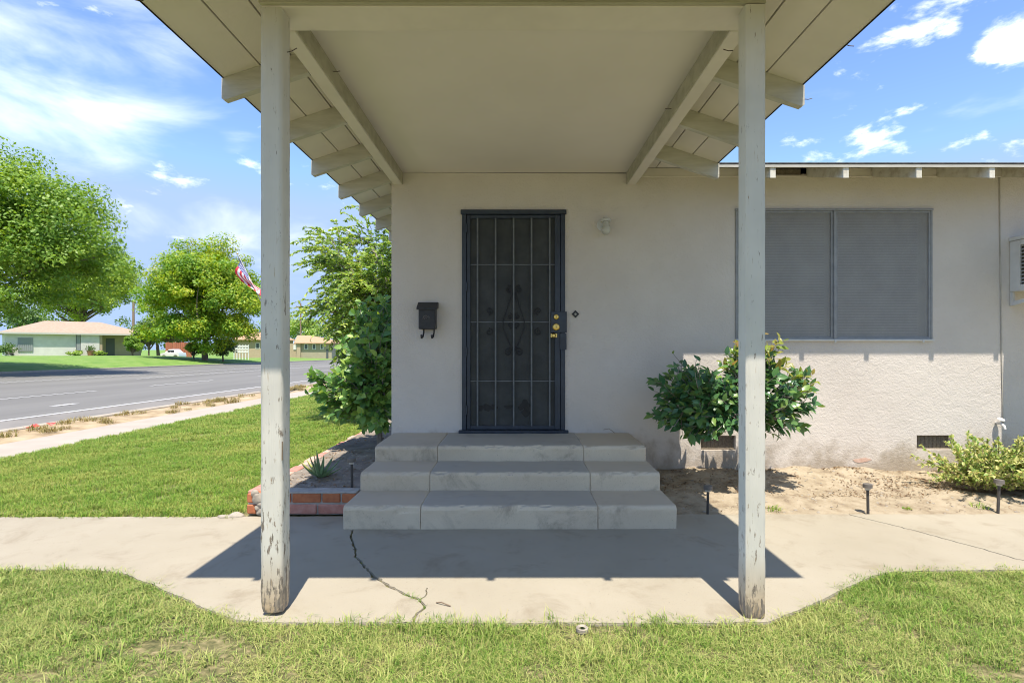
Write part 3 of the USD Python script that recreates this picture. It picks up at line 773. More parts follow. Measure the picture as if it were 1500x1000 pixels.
# porch posts: worn square timber, rounded off and rotten at the foot
def post(x0, x1, y0, y1, top, foot, seed, label):
    n, rings = 28, 110
    hx, hy, c = (x1 - x0) / 2, (y1 - y0) / 2, .007
    a = np.linspace(0, 2 * np.pi, n, endpoint=False) + .06
    cs, sn = np.cos(a), np.sin(a)
    k = 1 / np.maximum(np.abs(cs), np.abs(sn))
    sq = np.stack([cs * k, sn * k], 1)
    zz = foot + (top - foot) * np.concatenate([np.linspace(0, .05, 24), np.linspace(.055, 1, rings - 24)])
    V = []
    for z in zz:
        r = (z - foot)
        q = sq.copy()
        rnd = .05 + .45 * np.exp(-r / .03)                       # corner rounding grows at the foot
        circ = np.stack([cs, sn], 1) * 1.12
        far_ = np.abs(np.abs(q[:, 0]) - np.abs(q[:, 1])) < .5
        q = np.where((np.minimum(np.abs(q[:, 0]), np.abs(q[:, 1])) > .72)[:, None], q * (1 - rnd) + circ * rnd, q)
        shr = 1 - .13 * np.exp(-r / .02)
        V.append(np.column_stack([q[:, 0] * hx * shr, q[:, 1] * hy * shr, np.full(n, z)]))
    V = np.vstack(V)
    d = meshkit.fbm(V * [60, 60, 9] + seed, 3, seed) - .5
    d2 = meshkit.fbm(V * [140, 140, 60] + seed, 2, seed + 5) - .5
    lowz = np.exp(-(V[:, 2] - foot) / .35)
    rad = unit(V * [1, 1, 0])
    V = V + rad * ((d * (.0028 + .008 * lowz) + d2 * (.0012 + .003 * lowz))[:, None])
    V[:n, 2] += .018 * (meshkit.fbm(V[:n] * 40, 2, seed) - .3)
    V += [(x0 + x1) / 2, (y0 + y1) / 2, 0]
    Fq = [[i * n + j, i * n + (j + 1) % n, (i + 1) * n + (j + 1) % n, (i + 1) * n + j] for i in range(len(zz) - 1) for j in range(n)]
    m = cat_([(V, np.array(Fq)), (np.vstack([V[:n], V[:n].mean(0)]), np.array([[(j + 1) % n, j, n] for j in range(n)])), (np.vstack([V[-n:], V[-n:].mean(0)]), np.array([[j, (j + 1) % n, n] for j in range(n)]))])
    part('porch_post', m, 'peeling_paint', house, smooth=35, label=label)


post(-1.150, -1.054, 2.372, 2.463, BZ0 + .001, 0.012, 3, 'left porch post of peeling grey paint with a bare wood chip')
post(1.018, 1.108, 2.350, 2.441, BZ0 + .001, -0.002, 8, 'right porch post of peeling grey paint, brown and rounded at its foot')
part('wood_chip', roughen(cbox(-1.0565, -1.0520, 2.376, 2.3815, .70, .785, .001), .0015, 60), 'twig', house)

# security door
door = thing('security_door', None, None, parent=house)
tag(door, 'dark blue metal security door with bars and scrollwork')
fy = WALL - .018
part('frame', [cbox(DX0, DX0 + .04, fy, WALL + .05, DZ0 + .03, DZ1 - .042, .003), cbox(DX1 - .04, DX1, fy, WALL + .05, DZ0 + .03, DZ1 - .042, .003), cbox(DX0 - .012, DX1 + .012, fy - .01, WALL + .05, DZ1 - .0415, DZ1, .003)], 'door_metal', door)
part('threshold', cbox(DX0 - .03, DX1 + .03, fy - .03, WALL + .05, DZ0 + .003, DZ0 + .03, .004), 'door_metal', door)
lx0, lx1, lz0, lz1 = DX0 + .044, DX1 - .044, DZ0 + .036, DZ1 - .046
part('door_leaf_frame', [cbox(lx0, lx0 + .032, WALL - .012, WALL + .02, lz0, lz1, .003), cbox(lx1 - .05, lx1, WALL - .012, WALL + .02, lz0, lz1, .003), cbox(lx0 + .033, lx1 - .051, WALL - .012, WALL + .02, lz0, lz0 + .035, .003), cbox(lx0 + .033, lx1 - .051, WALL - .012, WALL + .02, lz1 - .03, lz1, .003)], 'door_metal', door)
part('mesh_screen', box(lx0 + .02, lx1 - .02, WALL + .012, WALL + .015, lz0 + .02, lz1 - .02), 'door_mesh', door)
part('inner_door', box(DX0 + .03, DX1 - .03, WALL + .09, WALL + .13, DZ0 + .005, DZ1 - .035), 'inner_door', door)
for px in (699.6, 726, 752.4, 778.6, 805.2):
    part('bar', cbox(X2(px) - .0075, X2(px) + .0075, WALL - .012, WALL + .003, lz0 + .03, lz1 - .028, .002), 'bar_metal', door)
for py in (387.5, 471.5, 558):
    part('cross_bar', cbox(lx0 + .03, lx1 - .045, WALL + .0035, WALL + .0105, Z2(py) - .005, Z2(py) + .005, .0015), 'bar_metal', door)
for py in (335, 420, 515, 600):
    part('hinge', tube([(DX0 + .042, fy - .004, Z2(py) - .04), (DX0 + .042, fy - .004, Z2(py) + .04)], .009, 8), 'door_metal', door)


def spiral(cx_, cz_, r, turns, a0, sgn, n=26):
    t = np.linspace(0, 1, n)
    a = a0 + sgn * turns * 2 * np.pi * t
    rr = r * (1 - .78 * t)
    return np.stack([cx_ + rr * np.cos(a), np.full(n, WALL - .006), cz_ + rr * np.sin(a)], 1)


def px3(pts):
    return np.array([(X2(a), WALL - .006, Z2(b)) for a, b in pts])


def scroll(pts, name='scroll'):
    part(name, tube(pts, .0058, 6), 'scroll_metal', door, smooth=50)


cxp = 752.4
for s in (-1, 1):
    # tall diamond: top scroll, straight side, bottom scroll
    top = spiral(X2(cxp + s * 7.5), Z2(424), .040, 1.15, math.pi / 2 + s * -.2, s)
    scroll(np.vstack([top[::-1], px3([(cxp + s * 2.5, 430), (cxp + s * 9, 450), (cxp + s * 15.5, 470), (cxp + s * 15.5, 480), (cxp + s * 9, 497), (cxp + s * 2, 514)])]))
    bot = spiral(X2(cxp + s * 8), Z2(516), .037, 1.2, math.pi / 2 + s * math.pi / 2 * .2, -s)
    scroll(np.vstack([px3([(cxp + s * 1.5, 508)]), bot]))
    for cz_, d in ((463.5, 1), (476.5, -1)):
        scroll(spiral(X2(cxp + s * 5.5), Z2(cz_), .030, 1.1, d * math.pi / 2, s * d))
        scroll(spiral(X2(cxp + s * 36), Z2(455.5 if d > 0 else 486), .036, 1.2, -math.pi / 2 * d + math.pi * (s < 0) * 0, -s * d))
smu = []
for i, (px, py, w, h) in enumerate(((703.5, 598, 5, 5.5), (713.5, 597, 5.5, 6), (723.5, 596.5, 5, 4), (769, 592, 7, 6), (771, 603, 6, 7), (763, 597, 4, 4), (745, 596, 6, 3))):
    smu.append(Polygon([(X2(px) + X2(757 + w) * (1 + .25 * math.sin(3 * a + i)) * math.cos(a), Z2(py) + X2(757 + h) * (1 + .25 * math.cos(2 * a + i)) * math.sin(a)) for a in np.linspace(0, 2 * np.pi, 18, endpoint=False)]).buffer(0))
for g in shapely.union_all(smu).geoms:
    part('smudge', wallpoly(g, WALL + .0112, WALL + .0117), 'scroll_metal', door)
# lock box with two brass cylinders and a key ring
part('lock_box', cbox(X2(807), X2(830), WALL - .028, WALL - .013, Z2(487), Z2(456.5), .003), 'door_metal', door)
for py, r in ((464.3, .026), (479, .034)):
    part('lock_cylinder', revolve([(0, 0), (r, 0), (r, .006), (r * .8, .014), (r * .45, .016), (r * .45, .011), (0, .011)], (X2(814.3), WALL - .028, Z2(py)), 24, (0, -1, 0)), 'brass', door, smooth=40)
    part('keyhole', box(X2(814.3) - .003, X2(814.3) + .003, WALL - .0415, WALL - .0395, Z2(py) - .01, Z2(py) + .01), 'brass_dark', door)
part('latch_handle', [cbox(X2(806.5), X2(816), WALL - .022, WALL - .012, Z2(494.5), Z2(488.5), .002), revolve([(0, 0), (.02, 0), (.022, .008), (.012, .018), (0, .018)], (X2(811), WALL - .014, Z2(491.5)), 16, (0, -1, 0))], 'brass', door, smooth=40)
part('latch_plate', cbox(X2(820), X2(829.5), WALL - .026, WALL - .012, Z2(512), Z2(488), .002), 'door_metal', door)

# window: solar screens over sliding panes
win = thing('window', None, None, parent=house)
wy = WALL - .012
xm = X2(1221.5)
t = .016
part('frame', [cbox(WX0, WX0 + t, wy, WALL + .06, WZ0 + t, WZ1 - t, .002), cbox(WX1 - t, WX1, wy, WALL + .06, WZ0 + t, WZ1 - t, .002), cbox(WX0 - .004, WX1 + .004, wy - .006, WALL + .06, WZ1 - t + .001, WZ1 + .004, .002)], 'window_frame', win)
part('sill', cbox(WX0 - .004, WX1 + .006, wy - .016, WALL + .06, WZ0 - .002, WZ0 + t - .001, .003), 'metal_white', win)
part('screen_bar', cbox(xm - .011, xm + .011, wy - .010, WALL + .03, WZ0 + t + .001, WZ1 - t - .001, .002), 'window_frame', win)
for a, b in ((WX0 + t, xm - .012), (xm + .012, WX1 - t)):
    part('solar_screen', box(a + .002, b - .002, WALL + .004, WALL + .006, WZ0 + t + .002, WZ1 - t - .002), 'solar_screen', win)
    part('screen_edge', [cbox(a + .001, a + .018, wy + .004, WALL + .003, WZ0 + t + .02, WZ1 - t - .02, .001), cbox(b - .018, b - .001, wy + .004, WALL + .003, WZ0 + t + .02, WZ1 - t - .02, .001), cbox(a + .001, b - .001, wy + .004, WALL + .003, WZ1 - t - .0195, WZ1 - t - .002, .001), cbox(a + .001, b - .001, wy + .004, WALL + .003, WZ0 + t + .002, WZ0 + t + .0195, .001)], 'window_frame', win)
    part('pane', box(a, b, WALL + .05, WALL + .054, WZ0 + .03, WZ1 - .03), 'pane', win)
    part('sash', [cbox(a, a + .035, WALL + .055, WALL + .08, WZ0 + .06, WZ1 - .06, .002), cbox(b - .035, b, WALL + .055, WALL + .08, WZ0 + .06, WZ1 - .06, .002), cbox(a, b, WALL + .055, WALL + .08, WZ1 - .06, WZ1 - .028, .002), cbox(a, b, WALL + .055, WALL + .08, WZ0 + .028, WZ0 + .06, .002)], 'sash', win)
zs = np.arange(WZ0 + .05, WZ1 - .08, .026)
part('blinds', cat_([hull(np.array([(x_, WALL + .088 + dy, z + dz) for x_ in (WX0 + .05, WX1 - .05) for dy, dz in ((0, 0), (.02, .012), (.001, -.001), (.021, .011))])) for z in zs]), 'blind', win, kind='stuff')
for px in (1118, 1221, 1349):
    part('sill_clip', cbox(X2(px) - .008, X2(px) + .008, wy - .024, wy - .0165, WZ0 - .018, WZ0 + .012, .002), 'metal_white', win)

# foundation vents, cable, patch of bare brick-coloured stucco
for a, b, z0, z1 in ((1.72, 2.045, .255, .392), (X2(1343), X2(1395), .26, .395)):
    v = thing('foundation_vent', None, None, parent=house)
    part('vent_mesh', box(a + .001, b - .001, WALL + .045, WALL + .05, z0 + .001, z1 - .001), 'vent_screen', v)
    ns = 9
    part('vent_frame', [box(a + .001, b - .001, WALL + .030, WALL + .044, z0 + .001, z0 + .012), box(a + .001, b - .001, WALL + .030, WALL + .044, z1 - .012, z1 - .001)] + [box(a + (b - a) * i / ns - .0012, a + (b - a) * i / ns + .0012, WALL + .04, WALL + .0445, z0 + .012, z1 - .012) for i in range(1, ns)], 'vent_screen', v)
cpts = np.array([(X2(1463.5), WALL - .006, 2.80), (X2(1463.8), WALL - .006, 2.5), (X2(1464.8), WALL - .005, 1.9), (X2(1466.3), WALL - .006, 1.2), (X2(1468.2), WALL - .006, .6), (X2(1469), WALL - .006, .48)])
part('cable', tube(cpts, .0055, 6), 'cable_grey', house, smooth=True)
part('stucco_patch', wallpoly(Polygon([(X2(a), Z2(b)) for a, b in ((1249, 673), (1257, 671.5), (1268, 670), (1274, 671.5), (1277, 673), (1270, 675.5), (1258, 677.5), (1252, 676))]), WALL - .0025, WALL + .001), 'brick_c', house, label='small patch where pinkish undercoat shows through')
part('wall_crack', tube([(X2(a), WALL - .0005, Z2(b)) for a, b in ((884, 629), (892, 627.5), (897, 631), (903, 636), (909, 640), (914, 643))], .0022, 4), 'twig', house)

# ------------------------------------------------------------------ concrete steps, each of three cast blocks
steps = thing('front_steps', 'three wide concrete steps rising to the security door', 'steps')


def block(x0, x1, y0, y1, z0, z1, seed, xround=(False, False)):
    r = .034
    prof = [(y1, z0), (y0 + .012, z0), (y0 + .006, z0 + .02), (y0 + .002, z1 - .05)]
    prof += [(y0 + r - r * math.cos(a), z1 - r + r * math.sin(a)) for a in np.linspace(.1, math.pi / 2, 6)]
    prof += [(y1, z1 + .002)]
    nx = max(4, int((x1 - x0) / .025))
    # profile resampled so that wear can show
    pp = np.array(prof + [prof[0]])
    ls = LineString(pp)
    extra = [np.array(ls.interpolate(s).coords[0]) for s in np.arange(0, ls.length, .022)]
    allp = sorted(set([round(ls.project(Point(*q)), 5) for q in prof] + [round(ls.project(Point(*q)), 5) for q in extra]))
    P2 = np.array([ls.interpolate(s).coords[0] for s in allp])
    xs_ = np.concatenate([[x0], [x0 + .004], np.linspace(x0 + .03, x1 - .03, nx), [x1 - .004], [x1]])
    V = []
    for i, x in enumerate(xs_):
        q = P2.copy()
        if i in (0, len(xs_) - 1):
            c = P2.mean(0)
            q = c + (P2 - c) * (1 - .0035 / np.maximum(np.abs(P2 - c), .05))
        V.append(np.column_stack([np.full(len(q), x), q]))
    n = len(P2)
    V = np.vstack(V)
    k = len(xs_)
    Fq = [[i * n + j, (i + 1) * n + j, (i + 1) * n + (j + 1) % n, i * n + (j + 1) % n] for i in range(k - 1) for j in range(n)]
    m = cat_([(V, np.array(Fq))])
    cap0, cap1 = V[:n], V[-n:]
    m = cat_([m, (np.vstack([cap0, cap0.mean(0)]), np.array([[j, (j + 1) % n, n] for j in range(n)])), (np.vstack([cap1, cap1.mean(0)]), np.array([[(j + 1) % n, j, n] for j in range(n)]))])
    m = trimesh.Trimesh(m.vertices, m.faces, process=True)
    m.fix_normals()
    v = m.vertices
    w = (meshkit.fbm(v * 7, 3, seed) - .5) * .014 + (meshkit.fbm(v * 40, 2, seed + 2) - .5) * .004
    edge = np.exp(-np.abs(v[:, 1] - y0) / .04) * np.exp(-np.abs(v[:, 2] - z1) / .03)
    chip = np.clip(meshkit.fbm(v * 24, 2, seed + 9) - .55, 0, 1) * .09 * edge
    m.vertices = v + np.column_stack([0 * w, -w + chip, w * .6 - chip])
    return m


ST = [(3.523, .154, -.03), (3.90, .290, .10), (4.285, .416, .24)]
JX = (X2(757 - 757 + 641.0) * 0 - .642, .541)
for i, (y0, z1, z0) in enumerate(ST):
    y1 = (ST[i + 1][0] + .03) if i < 2 else WALL - .0015
    xa, xb = -1.158 + .004 * i, 1.067 - .01 * i
    for k, (a, b) in enumerate(((xa, JX[0] - .0012), (JX[0] + .0012, JX[1] - .0012), (JX[1] + .0012, xb))):
        part('step_block', block(a, b, y0 + (.004 if k == 2 and i == 0 else 0), y1, z0, z1 + (.001 if k == 1 else 0), 20 + 3 * i + k), 'step_concrete' if k != 1 else 'step_worn', steps, smooth=40)
# core under the treads
part('step_core', box(-1.12, 1.02, 4.02, WALL - .01, -.05, .22), 'step_concrete', steps)

# ------------------------------------------------------------------ things on the wall
mb = thing('mailbox', 'black metal mailbox on the wall left of the door', 'mailbox')
mx0, mx1, mz0, mz1 = X2(616), X2(640), Z2(482.5), Z2(445)
part('body', cbox(mx0, mx1, WALL - .105, WALL - .001, mz0, mz1 - .045, .006), 'black_iron', mb)
lid = hull([(x, y, z) for x in (mx0 - .016, mx1 + .016) for y, z in ((WALL - .001, mz1 + .012), (WALL - .03, mz1 + .012), (WALL - .118, mz1 - .045), (WALL - .122, mz1 - .062), (WALL - .112, mz1 - .062), (WALL - .001, mz1 - .04))])
part('lid', lid, 'black_iron', mb)
for s in (X2(621.5), X2(636.5)):
    z = mz0
    part('newspaper_hook', tube([(s, WALL - .02, z + .01), (s, WALL - .03, z - .03), (s - .005, WALL - .045, z - .07), (s - .010, WALL - .075, z - .076), (s - .012, WALL - .09, z - .055)], [.007, .007, .008, .012, .010], 8), 'black_iron', mb, smooth=True)
part('emblem', [tube(np.array([(X2(627) + dx, WALL - .107, Z2(466) + dz) for dx, dz in ((-.03, -.012), (-.02, .012), (0, .02), (.012, .008), (.004, -.01))]), .0035, 5), tube(np.array([(X2(627) + dx, WALL - .107, Z2(466) + dz) for dx, dz in ((.018, .014), (.03, .004), (.026, -.012))]), .0035, 5), tube(np.array([(X2(627) + dx, WALL - .107, Z2(466) + dz) for dx, dz in ((-.016, -.016), (-.006, .004))]), .003, 5)], 'lamp_cap', mb)

wl = thing('wall_lamp', 'small white wall lamp with a jelly jar glass right of the door', 'wall lamp')
lx, lz = X2(884.5), Z2(330)
part('base_plate', revolve([(0, 0), (.058, 0), (.058, .012), (.045, .022), (0, .024)], (lx - .008, WALL, lz), 28, (0, -1, 0)), 'metal_white', wl, smooth=40)
part('arm', tube([(lx, WALL - .02, lz + .012), (lx + .004, WALL - .06, lz + .03), (lx + .006, WALL - .085, lz + .026)], .016, 10), 'metal_white', wl, smooth=True)
part('socket_cap', revolve([(0, .03), (.03, .03), (.043, .018), (.045, -.004), (.036, -.004), (0, 0)], (lx + .006, WALL - .085, lz + .018), 24), 'metal_white', wl, smooth=40)
part('glass_jar', revolve([(0, -.118), (.018, -.116), (.033, -.104), (.039, -.085), (.041, -.07), (.038, -.062), (.041, -.056), (.037, -.046), (.030, -.03), (.029, 0), (.026, 0), (.027, -.03), (.034, -.048), (.037, -.07), (.034, -.09), (.02, -.110), (0, -.112)], (lx + .006, WALL - .085, lz + .013), 24), 'glass_jar', wl, smooth=40)
part('bulb', revolve([(0, -.07), (.014, -.066), (.018, -.05), (.012, -.03), (.009, 0), (0, 0)], (lx + .006, WALL - .085, lz + .013), 14), 'lamp_lens', wl, smooth=True)

db = thing('doorbell', 'dark diamond doorbell plate on the wall beside the lock', 'doorbell')
bx, bz = X2(842.8), Z2(460)
dia = lambda r: Polygon([(bx - r, bz), (bx, bz - r), (bx + r, bz), (bx, bz + r)])
part('plate', wallpoly(dia(.036).difference(Point(bx, bz).buffer(.011)), WALL - .010, WALL - .0005), 'black_iron', db)
part('button', revolve([(0, 0), (.010, 0), (.010, .008), (.006, .011), (0, .011)], (bx, WALL - .001, bz), 16, (0, -1, 0)), 'lamp_lens', db, smooth=40)

tp = thing('wall_tap', 'white garden tap low on the wall by the grey cable', 'tap')
tx, tz = X2(1459), Z2(619)
part('pipe', tube([(tx, WALL, tz), (tx, WALL - .05, tz), (tx + .004, WALL - .075, tz - .02), (tx + .006, WALL - .085, tz - .05)], [.012, .012, .014, .012], 10), 'metal_white', tp, smooth=True)
part('handle', [revolve([(0, 0), (.026, 0), (.030, .004), (.026, .009), (0, .008)], (tx, WALL - .05, tz + .035), 16, (0, -.5, 1)), tube([(tx, WALL - .05, tz), (tx, WALL - .055, tz + .04)], .005, 6)], 'metal_white', tp, smooth=40)

ac = thing('cooler_box', 'pale boxy evaporative cooler mounted high on the right wall', 'cooler')
ax0, ax1, ay0, ay1, az0, az1 = 4.60, 5.40, WALL - .62, WALL - .002, 1.73, 2.20
part('casing', [cbox(ax0 + .012, ax1, ay0, ay1, az0, az0 + .06, .004), cbox(ax0 + .012, ax1, ay0, ay1, az1 - .05, az1, .004), cbox(ax0, ax0 + .02, ay1 - .10, ay1, az0 + .0, az1, .004), cbox(ax0, ax0 + .02, ay0, ay0 + .06, az0, az1, .004), cbox(ax0 + .001, ax0 + .02, ay0 + .061, ay1 - .101, az0, az0 + .06, .002), cbox(ax0 + .001, ax0 + .02, ay0 + .061, ay1 - .101, az1 - .05, az1, .002), box(ax0 + .05, ax1, ay0 + .005, ay0 + .02, az0 + .06, az1 - .05)], 'cooler_paint', ac)
part('pad', box(ax0 + .03, ax0 + .045, ay0 + .02, ay1 - .02, az0 + .06, az1 - .05), 'cooler_pad', ac)
for k in range(11):
    z = az0 + .075 + k * .033
    part('louvre', hull([(ax0 + dx, y, z + dz) for y in (ay0 + .06, ay1 - .10) for dx, dz in ((.002, 0), (.004, 0), (.026, .016), (.024, .018))]), 'cooler_paint', ac)
part('top_cover', hull([(x, y, z) for x in (ax0 - .006, ax1) for y, z in ((ay0 - .005, az1 + .002), (ay1, az1 + .002), (ay1, az1 + .035), (ay0 - .005, az1 + .012))]), 'cooler_paint', ac)
part('bracket', [cbox(ax0, ax0 + .025, ay1 - .03, ay1, az0 - .13, az0 - .001, .002), hull([(x, y, z) for x in (ax0 + .001, ax0 + .024) for y, z in ((ay1 - .031, az0 - .13), (ay1 - .031, az0 - .09), (ay0 + .05, az0 - .002), (ay0 + .0, az0 - .002))])], 'cooler_paint', ac)

# ------------------------------------------------------------------ path lights
def path_light(x, y, z0, h, tilt, label):
    t = thing('path_light', label, 'path light', 'solar path lights beside the walkway')
    top = np.array([x + tilt[0], y + tilt[1], z0 + h])
    b = np.array([x, y, z0 - .05])
    ax = unit(top - b)
    part('stake', tube([b, top - ax * .045], .0095, 8), 'stake_plastic', t, smooth=40)
    part('lens', revolve([(0, -.048), (.017, -.046), (.023, -.022), (0, -.021)], top, 14, ax), 'lamp_lens', t, smooth=40)
    part('cap', revolve([(0, 0), (.026, 0), (.031, -.004), (.032, -.030), (.028, -.031), (.027, -.02), (0, -.02)], top, 18, ax), 'lamp_cap', t, smooth=40)


path_light(-1.235, 3.97, .13, .255, (-.004, 0), 'path light in the raised bed between the aloe and the steps')
path_light(1.395, 3.87, .0, .205, (.004, 0), 'path light in the sand nearest the right side of the steps')
path_light(2.57, 3.87, .0, .215, (.002, .01), 'upright path light in front of the small pinkish patch on the wall')
path_light(3.545, 3.90, .0, .235, (.03, .02), 'path light leaning in front of the pale spreading shrub')

# ------------------------------------------------------------------ brick edge of the raised bed
pl = thing('brick_edging', 'low red brick edging of the raised bed left of the steps', 'brick edging')
BM = ['brick_a', 'brick_b', 'brick_a', 'brick_b', 'brick_c']


def brick(x0, x1, y0, y1, z0, z1, m, seed):
    b = roughen(subdiv(cbox(x0, x1, y0, y1, z0, z1, .006), .06), .003, 22, seed)
    part('brick', b, m, pl)


fx = -1.955
for c, (z0, z1) in enumerate(((.006, .074), (.088, .152))):
    x, k = fx + (.0 if c == 0 else .0), 0
    lens_ = [.07, .205, .205, .205, .12] if c == 0 else [.10, .205, .205, .13, .175]
    for ln in lens_:
        if x > -1.16:
            break
        brick(x, min(x + ln, -1.165), 3.83, 3.925, z0, z1, 'brick_b' if c == 0 and k > 0 else 'brick_a', 40 + 7 * c + k)
        x += ln + .012; k += 1
part('mortar', [roughen(subdiv(box(fx + .01, -1.165, 3.842, 3.92, .0, .150), .06), .003, 20, 3), roughen(subdiv(cbox(fx + .10, -1.165, 3.834, 3.95, .153, .166, .004), .06), .004, 20, 5)], 'mortar', pl)
y = 3.94
k = 0
while y < 11:
    zt = .155 + slope(y) * .3
    dx = .012 * math.sin(k * 2.1)
    brick(-2.005 + dx, -1.905 + dx, y, y + .2, zt - .065, zt + .004 * math.sin(k * 3), 'brick_c' if k % 3 else 'brick_b', 90 + k)
    if y < 6.5:
        brick(-2.0 + dx, -1.91 + dx, y + .05, y + .25, zt - .135, zt - .075, 'brick_a', 190 + k)
    y += .212; k += 1
part('mortar', box(-1.995, -1.915, 3.93, 11, -.05, .125), 'mortar', pl)
for i, (x, z, r) in enumerate(((-1.872, .118, .042), (-1.845, .083, .034), (-1.868, .05, .03), (-1.85, .025, .035), (-1.80, .165, .03), (-1.895, .155, .028))):
    m = trimesh.creation.icosphere(2, r); m.apply_scale([1, .7, .9]); m.apply_translation([x, 3.832, z])
    part('mortar_lump', roughen(m, r * .35, 22, i), 'rock', pl, smooth=True)
for i, (x, y, r) in enumerate(((-2.02, 3.80, .05), (-2.10, 3.79, .035))):
    m = trimesh.creation.icosphere(2, r); m.apply_scale([1.3, .8, .45]); m.apply_translation([x, y, .0])
    solo('loose_stone', roughen(m, r * .4, 16, 30 + i), 'rock', ['larger pale stone at the outer corner of the brick edging', 'smaller pale stone on the path left of the brick edging'][i], 'stone', smooth=True)

# sprinkler head in the bare notch of the front lawn, small litter on the walkway
sp = thing('sprinkler_head', 'small grey sprinkler head at the lawn edge before the walkway', 'sprinkler')
sxp, syp = X(853, 2.26), 2.265
part('riser', revolve([(0, -.08), (.022, -.08), (.022, -.012), (0, -.012)], (sxp, syp, .006), 16), 'stake_plastic', sp, smooth=40)
part('collar', revolve([(.012, -.012), (.026, -.012), (.026, .003), (.021, .006), (.012, .0)], (sxp, syp, .006), 18), 'rock', sp, smooth=40)
solo('dry_twig', tube([(X(640, 2.52), 2.50, .004), (X(648, 2.52), 2.485, .012), (X(662, 2.52), 2.465, .004)], .003, 5), 'twig', 'thin dry twig lying on the walkway right of the long crack', 'twig')
red = thing('red_litter', 'crumpled red plastic litter on the dirt verge by the street', 'litter')
for i in range(7):
    r = np.random.default_rng(60 + i)
    c = np.array([-7.62 + r.normal(0, .06), 8.42 + r.normal(0, .07), -.055 + .01])
    q = r.normal(0, 1, (7, 3)) * [.035, .03, .016]
    part('scrap', hull(q + c + [0, 0, .03]), 'red_plastic', red)

# ------------------------------------------------------------------ street things
lp = thing('metal_pole', 'thin metal pole standing behind the left porch post', 'pole')
part('shaft', tube([(-6.95, 15.4, -.2), (-6.95, 15.4, 5.4)], [.06, .045], 12), 'steel', lp, smooth=True)
part('flag_bracket', tube([(-6.95, 15.4, 1.62), (-7.05, 15.4, 1.80)], .03, 8), 'steel', lp)
fl = thing('flag', 'stars and stripes flag on a slanting staff by the street', 'flag')
b0, b1 = np.array([-6.98, 15.4, 1.66]), np.array([-8.13, 15.4, 3.97])
part('staff', tube([b0, b1], [.016, .011], 8), 'metal_white', fl, smooth=True)
part('finial', trimesh.creation.icosphere(2, .03).apply_translation(b1), 'brass', fl, smooth=True)


def flag_pt(u, v):
    """u: 0 to 1 down the hoist from the tip, v: 0 to 1 along the fly"""
    s = unit(b0 - b1)
    h = b1 + s * (.08 + .92 * u)
    fold = .09 * np.sin(v * 9 + u * 3.0) * (.3 + v)
    out = np.array([.58, 0, -.80])
    side_ = np.array([-.02, 0, -.9])
    k = np.clip(u * 1.7, 0, 1)
    d = side_ * (1 - k) + out * k
    p = h + d * v * (.80 + .2 * u) + np.array([.10 * np.sin(v * 7 + 4 * u) * v, fold, 0])
    return p + [0, -.03, 0]


NU, NV = 39, 60
gr = np.array([[flag_pt(i / NU, j / NV) for j in range(NV + 1)] for i in range(NU + 1)])
col = {'flag_red': [], 'flag_white': [], 'flag_blue': []}
for i in range(NU):
    for j in range(NV):
        st = i // 3
        c = 'flag_blue' if (st < 7 and j < 24) else ('flag_red' if st % 2 == 0 else 'flag_white')
        col[c].append((gr[i, j], gr[i, j + 1], gr[i + 1, j + 1], gr[i + 1, j]))
for c, n_ in (('flag_blue', 'canton'), ('flag_red', 'red_stripes'), ('flag_white', 'white_stripes')):
    q = np.array(col[c]).reshape(-1, 3)
    n = len(q) // 4
    b = np.arange(n)[:, None] * 4
    part(n_, trimesh.Trimesh(q, np.vstack([b + [0, 1, 2], b + [0, 2, 3]]), process=False), c, fl)
stars = []
for r_ in range(9):
    for c_ in range(6 if r_ % 2 == 0 else 5):
        u, v = (r_ + 1) / 10 * 7 / 13, ((c_ + (.5 if r_ % 2 == 0 else 1)) / 6) * .4
        c0 = flag_pt(u, v); du = unit(flag_pt(u + .01, v) - c0); dv = unit(flag_pt(u, v + .01) - c0)
        nn = np.cross(du, dv)
        for sg in (1, -1):
            ring = [c0 + nn * .004 * sg + (du * -math.cos(a) + dv * math.sin(a)) * (.021 if m_ % 2 == 0 else .0085) for m_, a in enumerate(np.linspace(0, 2 * np.pi, 10, endpoint=False))]
            stars.append((np.array(ring + [c0 + nn * .004 * sg]), np.array([[k, (k + 1) % 10, 10] for k in range(10)])))
part('stars', cat_(stars), 'flag_white', fl)

sl = thing('street_lamp', 'tall street lamp with a white head above the small leafed tree', 'street lamp')
part('pole', tube([(-7.5, 24, -.3), (-7.5, 24, 5.4), (-7.5, 24, 6.3), (-7.62, 24, 6.55), (-8.0, 24, 6.62)], [.09, .06, .05, .04, .035], 12), 'steel', sl, smooth=True)
part('head', hull(np.array([(-8.02 - a, 24 + b, 6.62 + c) for a, b, c in ((0, -.05, .0), (0, .05, 0), (0, 0, .05), (.22, -.11, .0), (.22, .11, .0), (.22, 0, .09), (.44, -.07, .005), (.44, .07, .005), (.46, 0, .05), (.2, 0, -.05))])), 'white_paint', sl)


def utility_pole(px, d, top_py, label, mat_, cross=True):
    t = thing('utility_pole', label, 'utility pole')
    x, z = X(px, d), Z(top_py, d)
    part('pole', tube([(x, d, -1.5), (x, d, z)], [.20, .15], 10), mat_, t, smooth=True)
    if cross:
        part('cross_arm', box(x - 1.1, x + .5, d - .08, d + .08, z - .9, z - .72), 'pole_wood', t)
        for k in (-.9, -.4, .3):
            part('insulator', revolve([(0, 0), (.07, 0), (.07, .2), (.03, .28), (0, .28)], (x + k, d, z - .72), 8), 'far_grey', t)


utility_pole(440.5, 118, 444, 'far wooden utility pole with a crossarm right of the left porch post', 'pole_wood')
utility_pole(195.5, 78, 440, 'bare brown utility pole between the two big street trees', 'pole_wood', False)

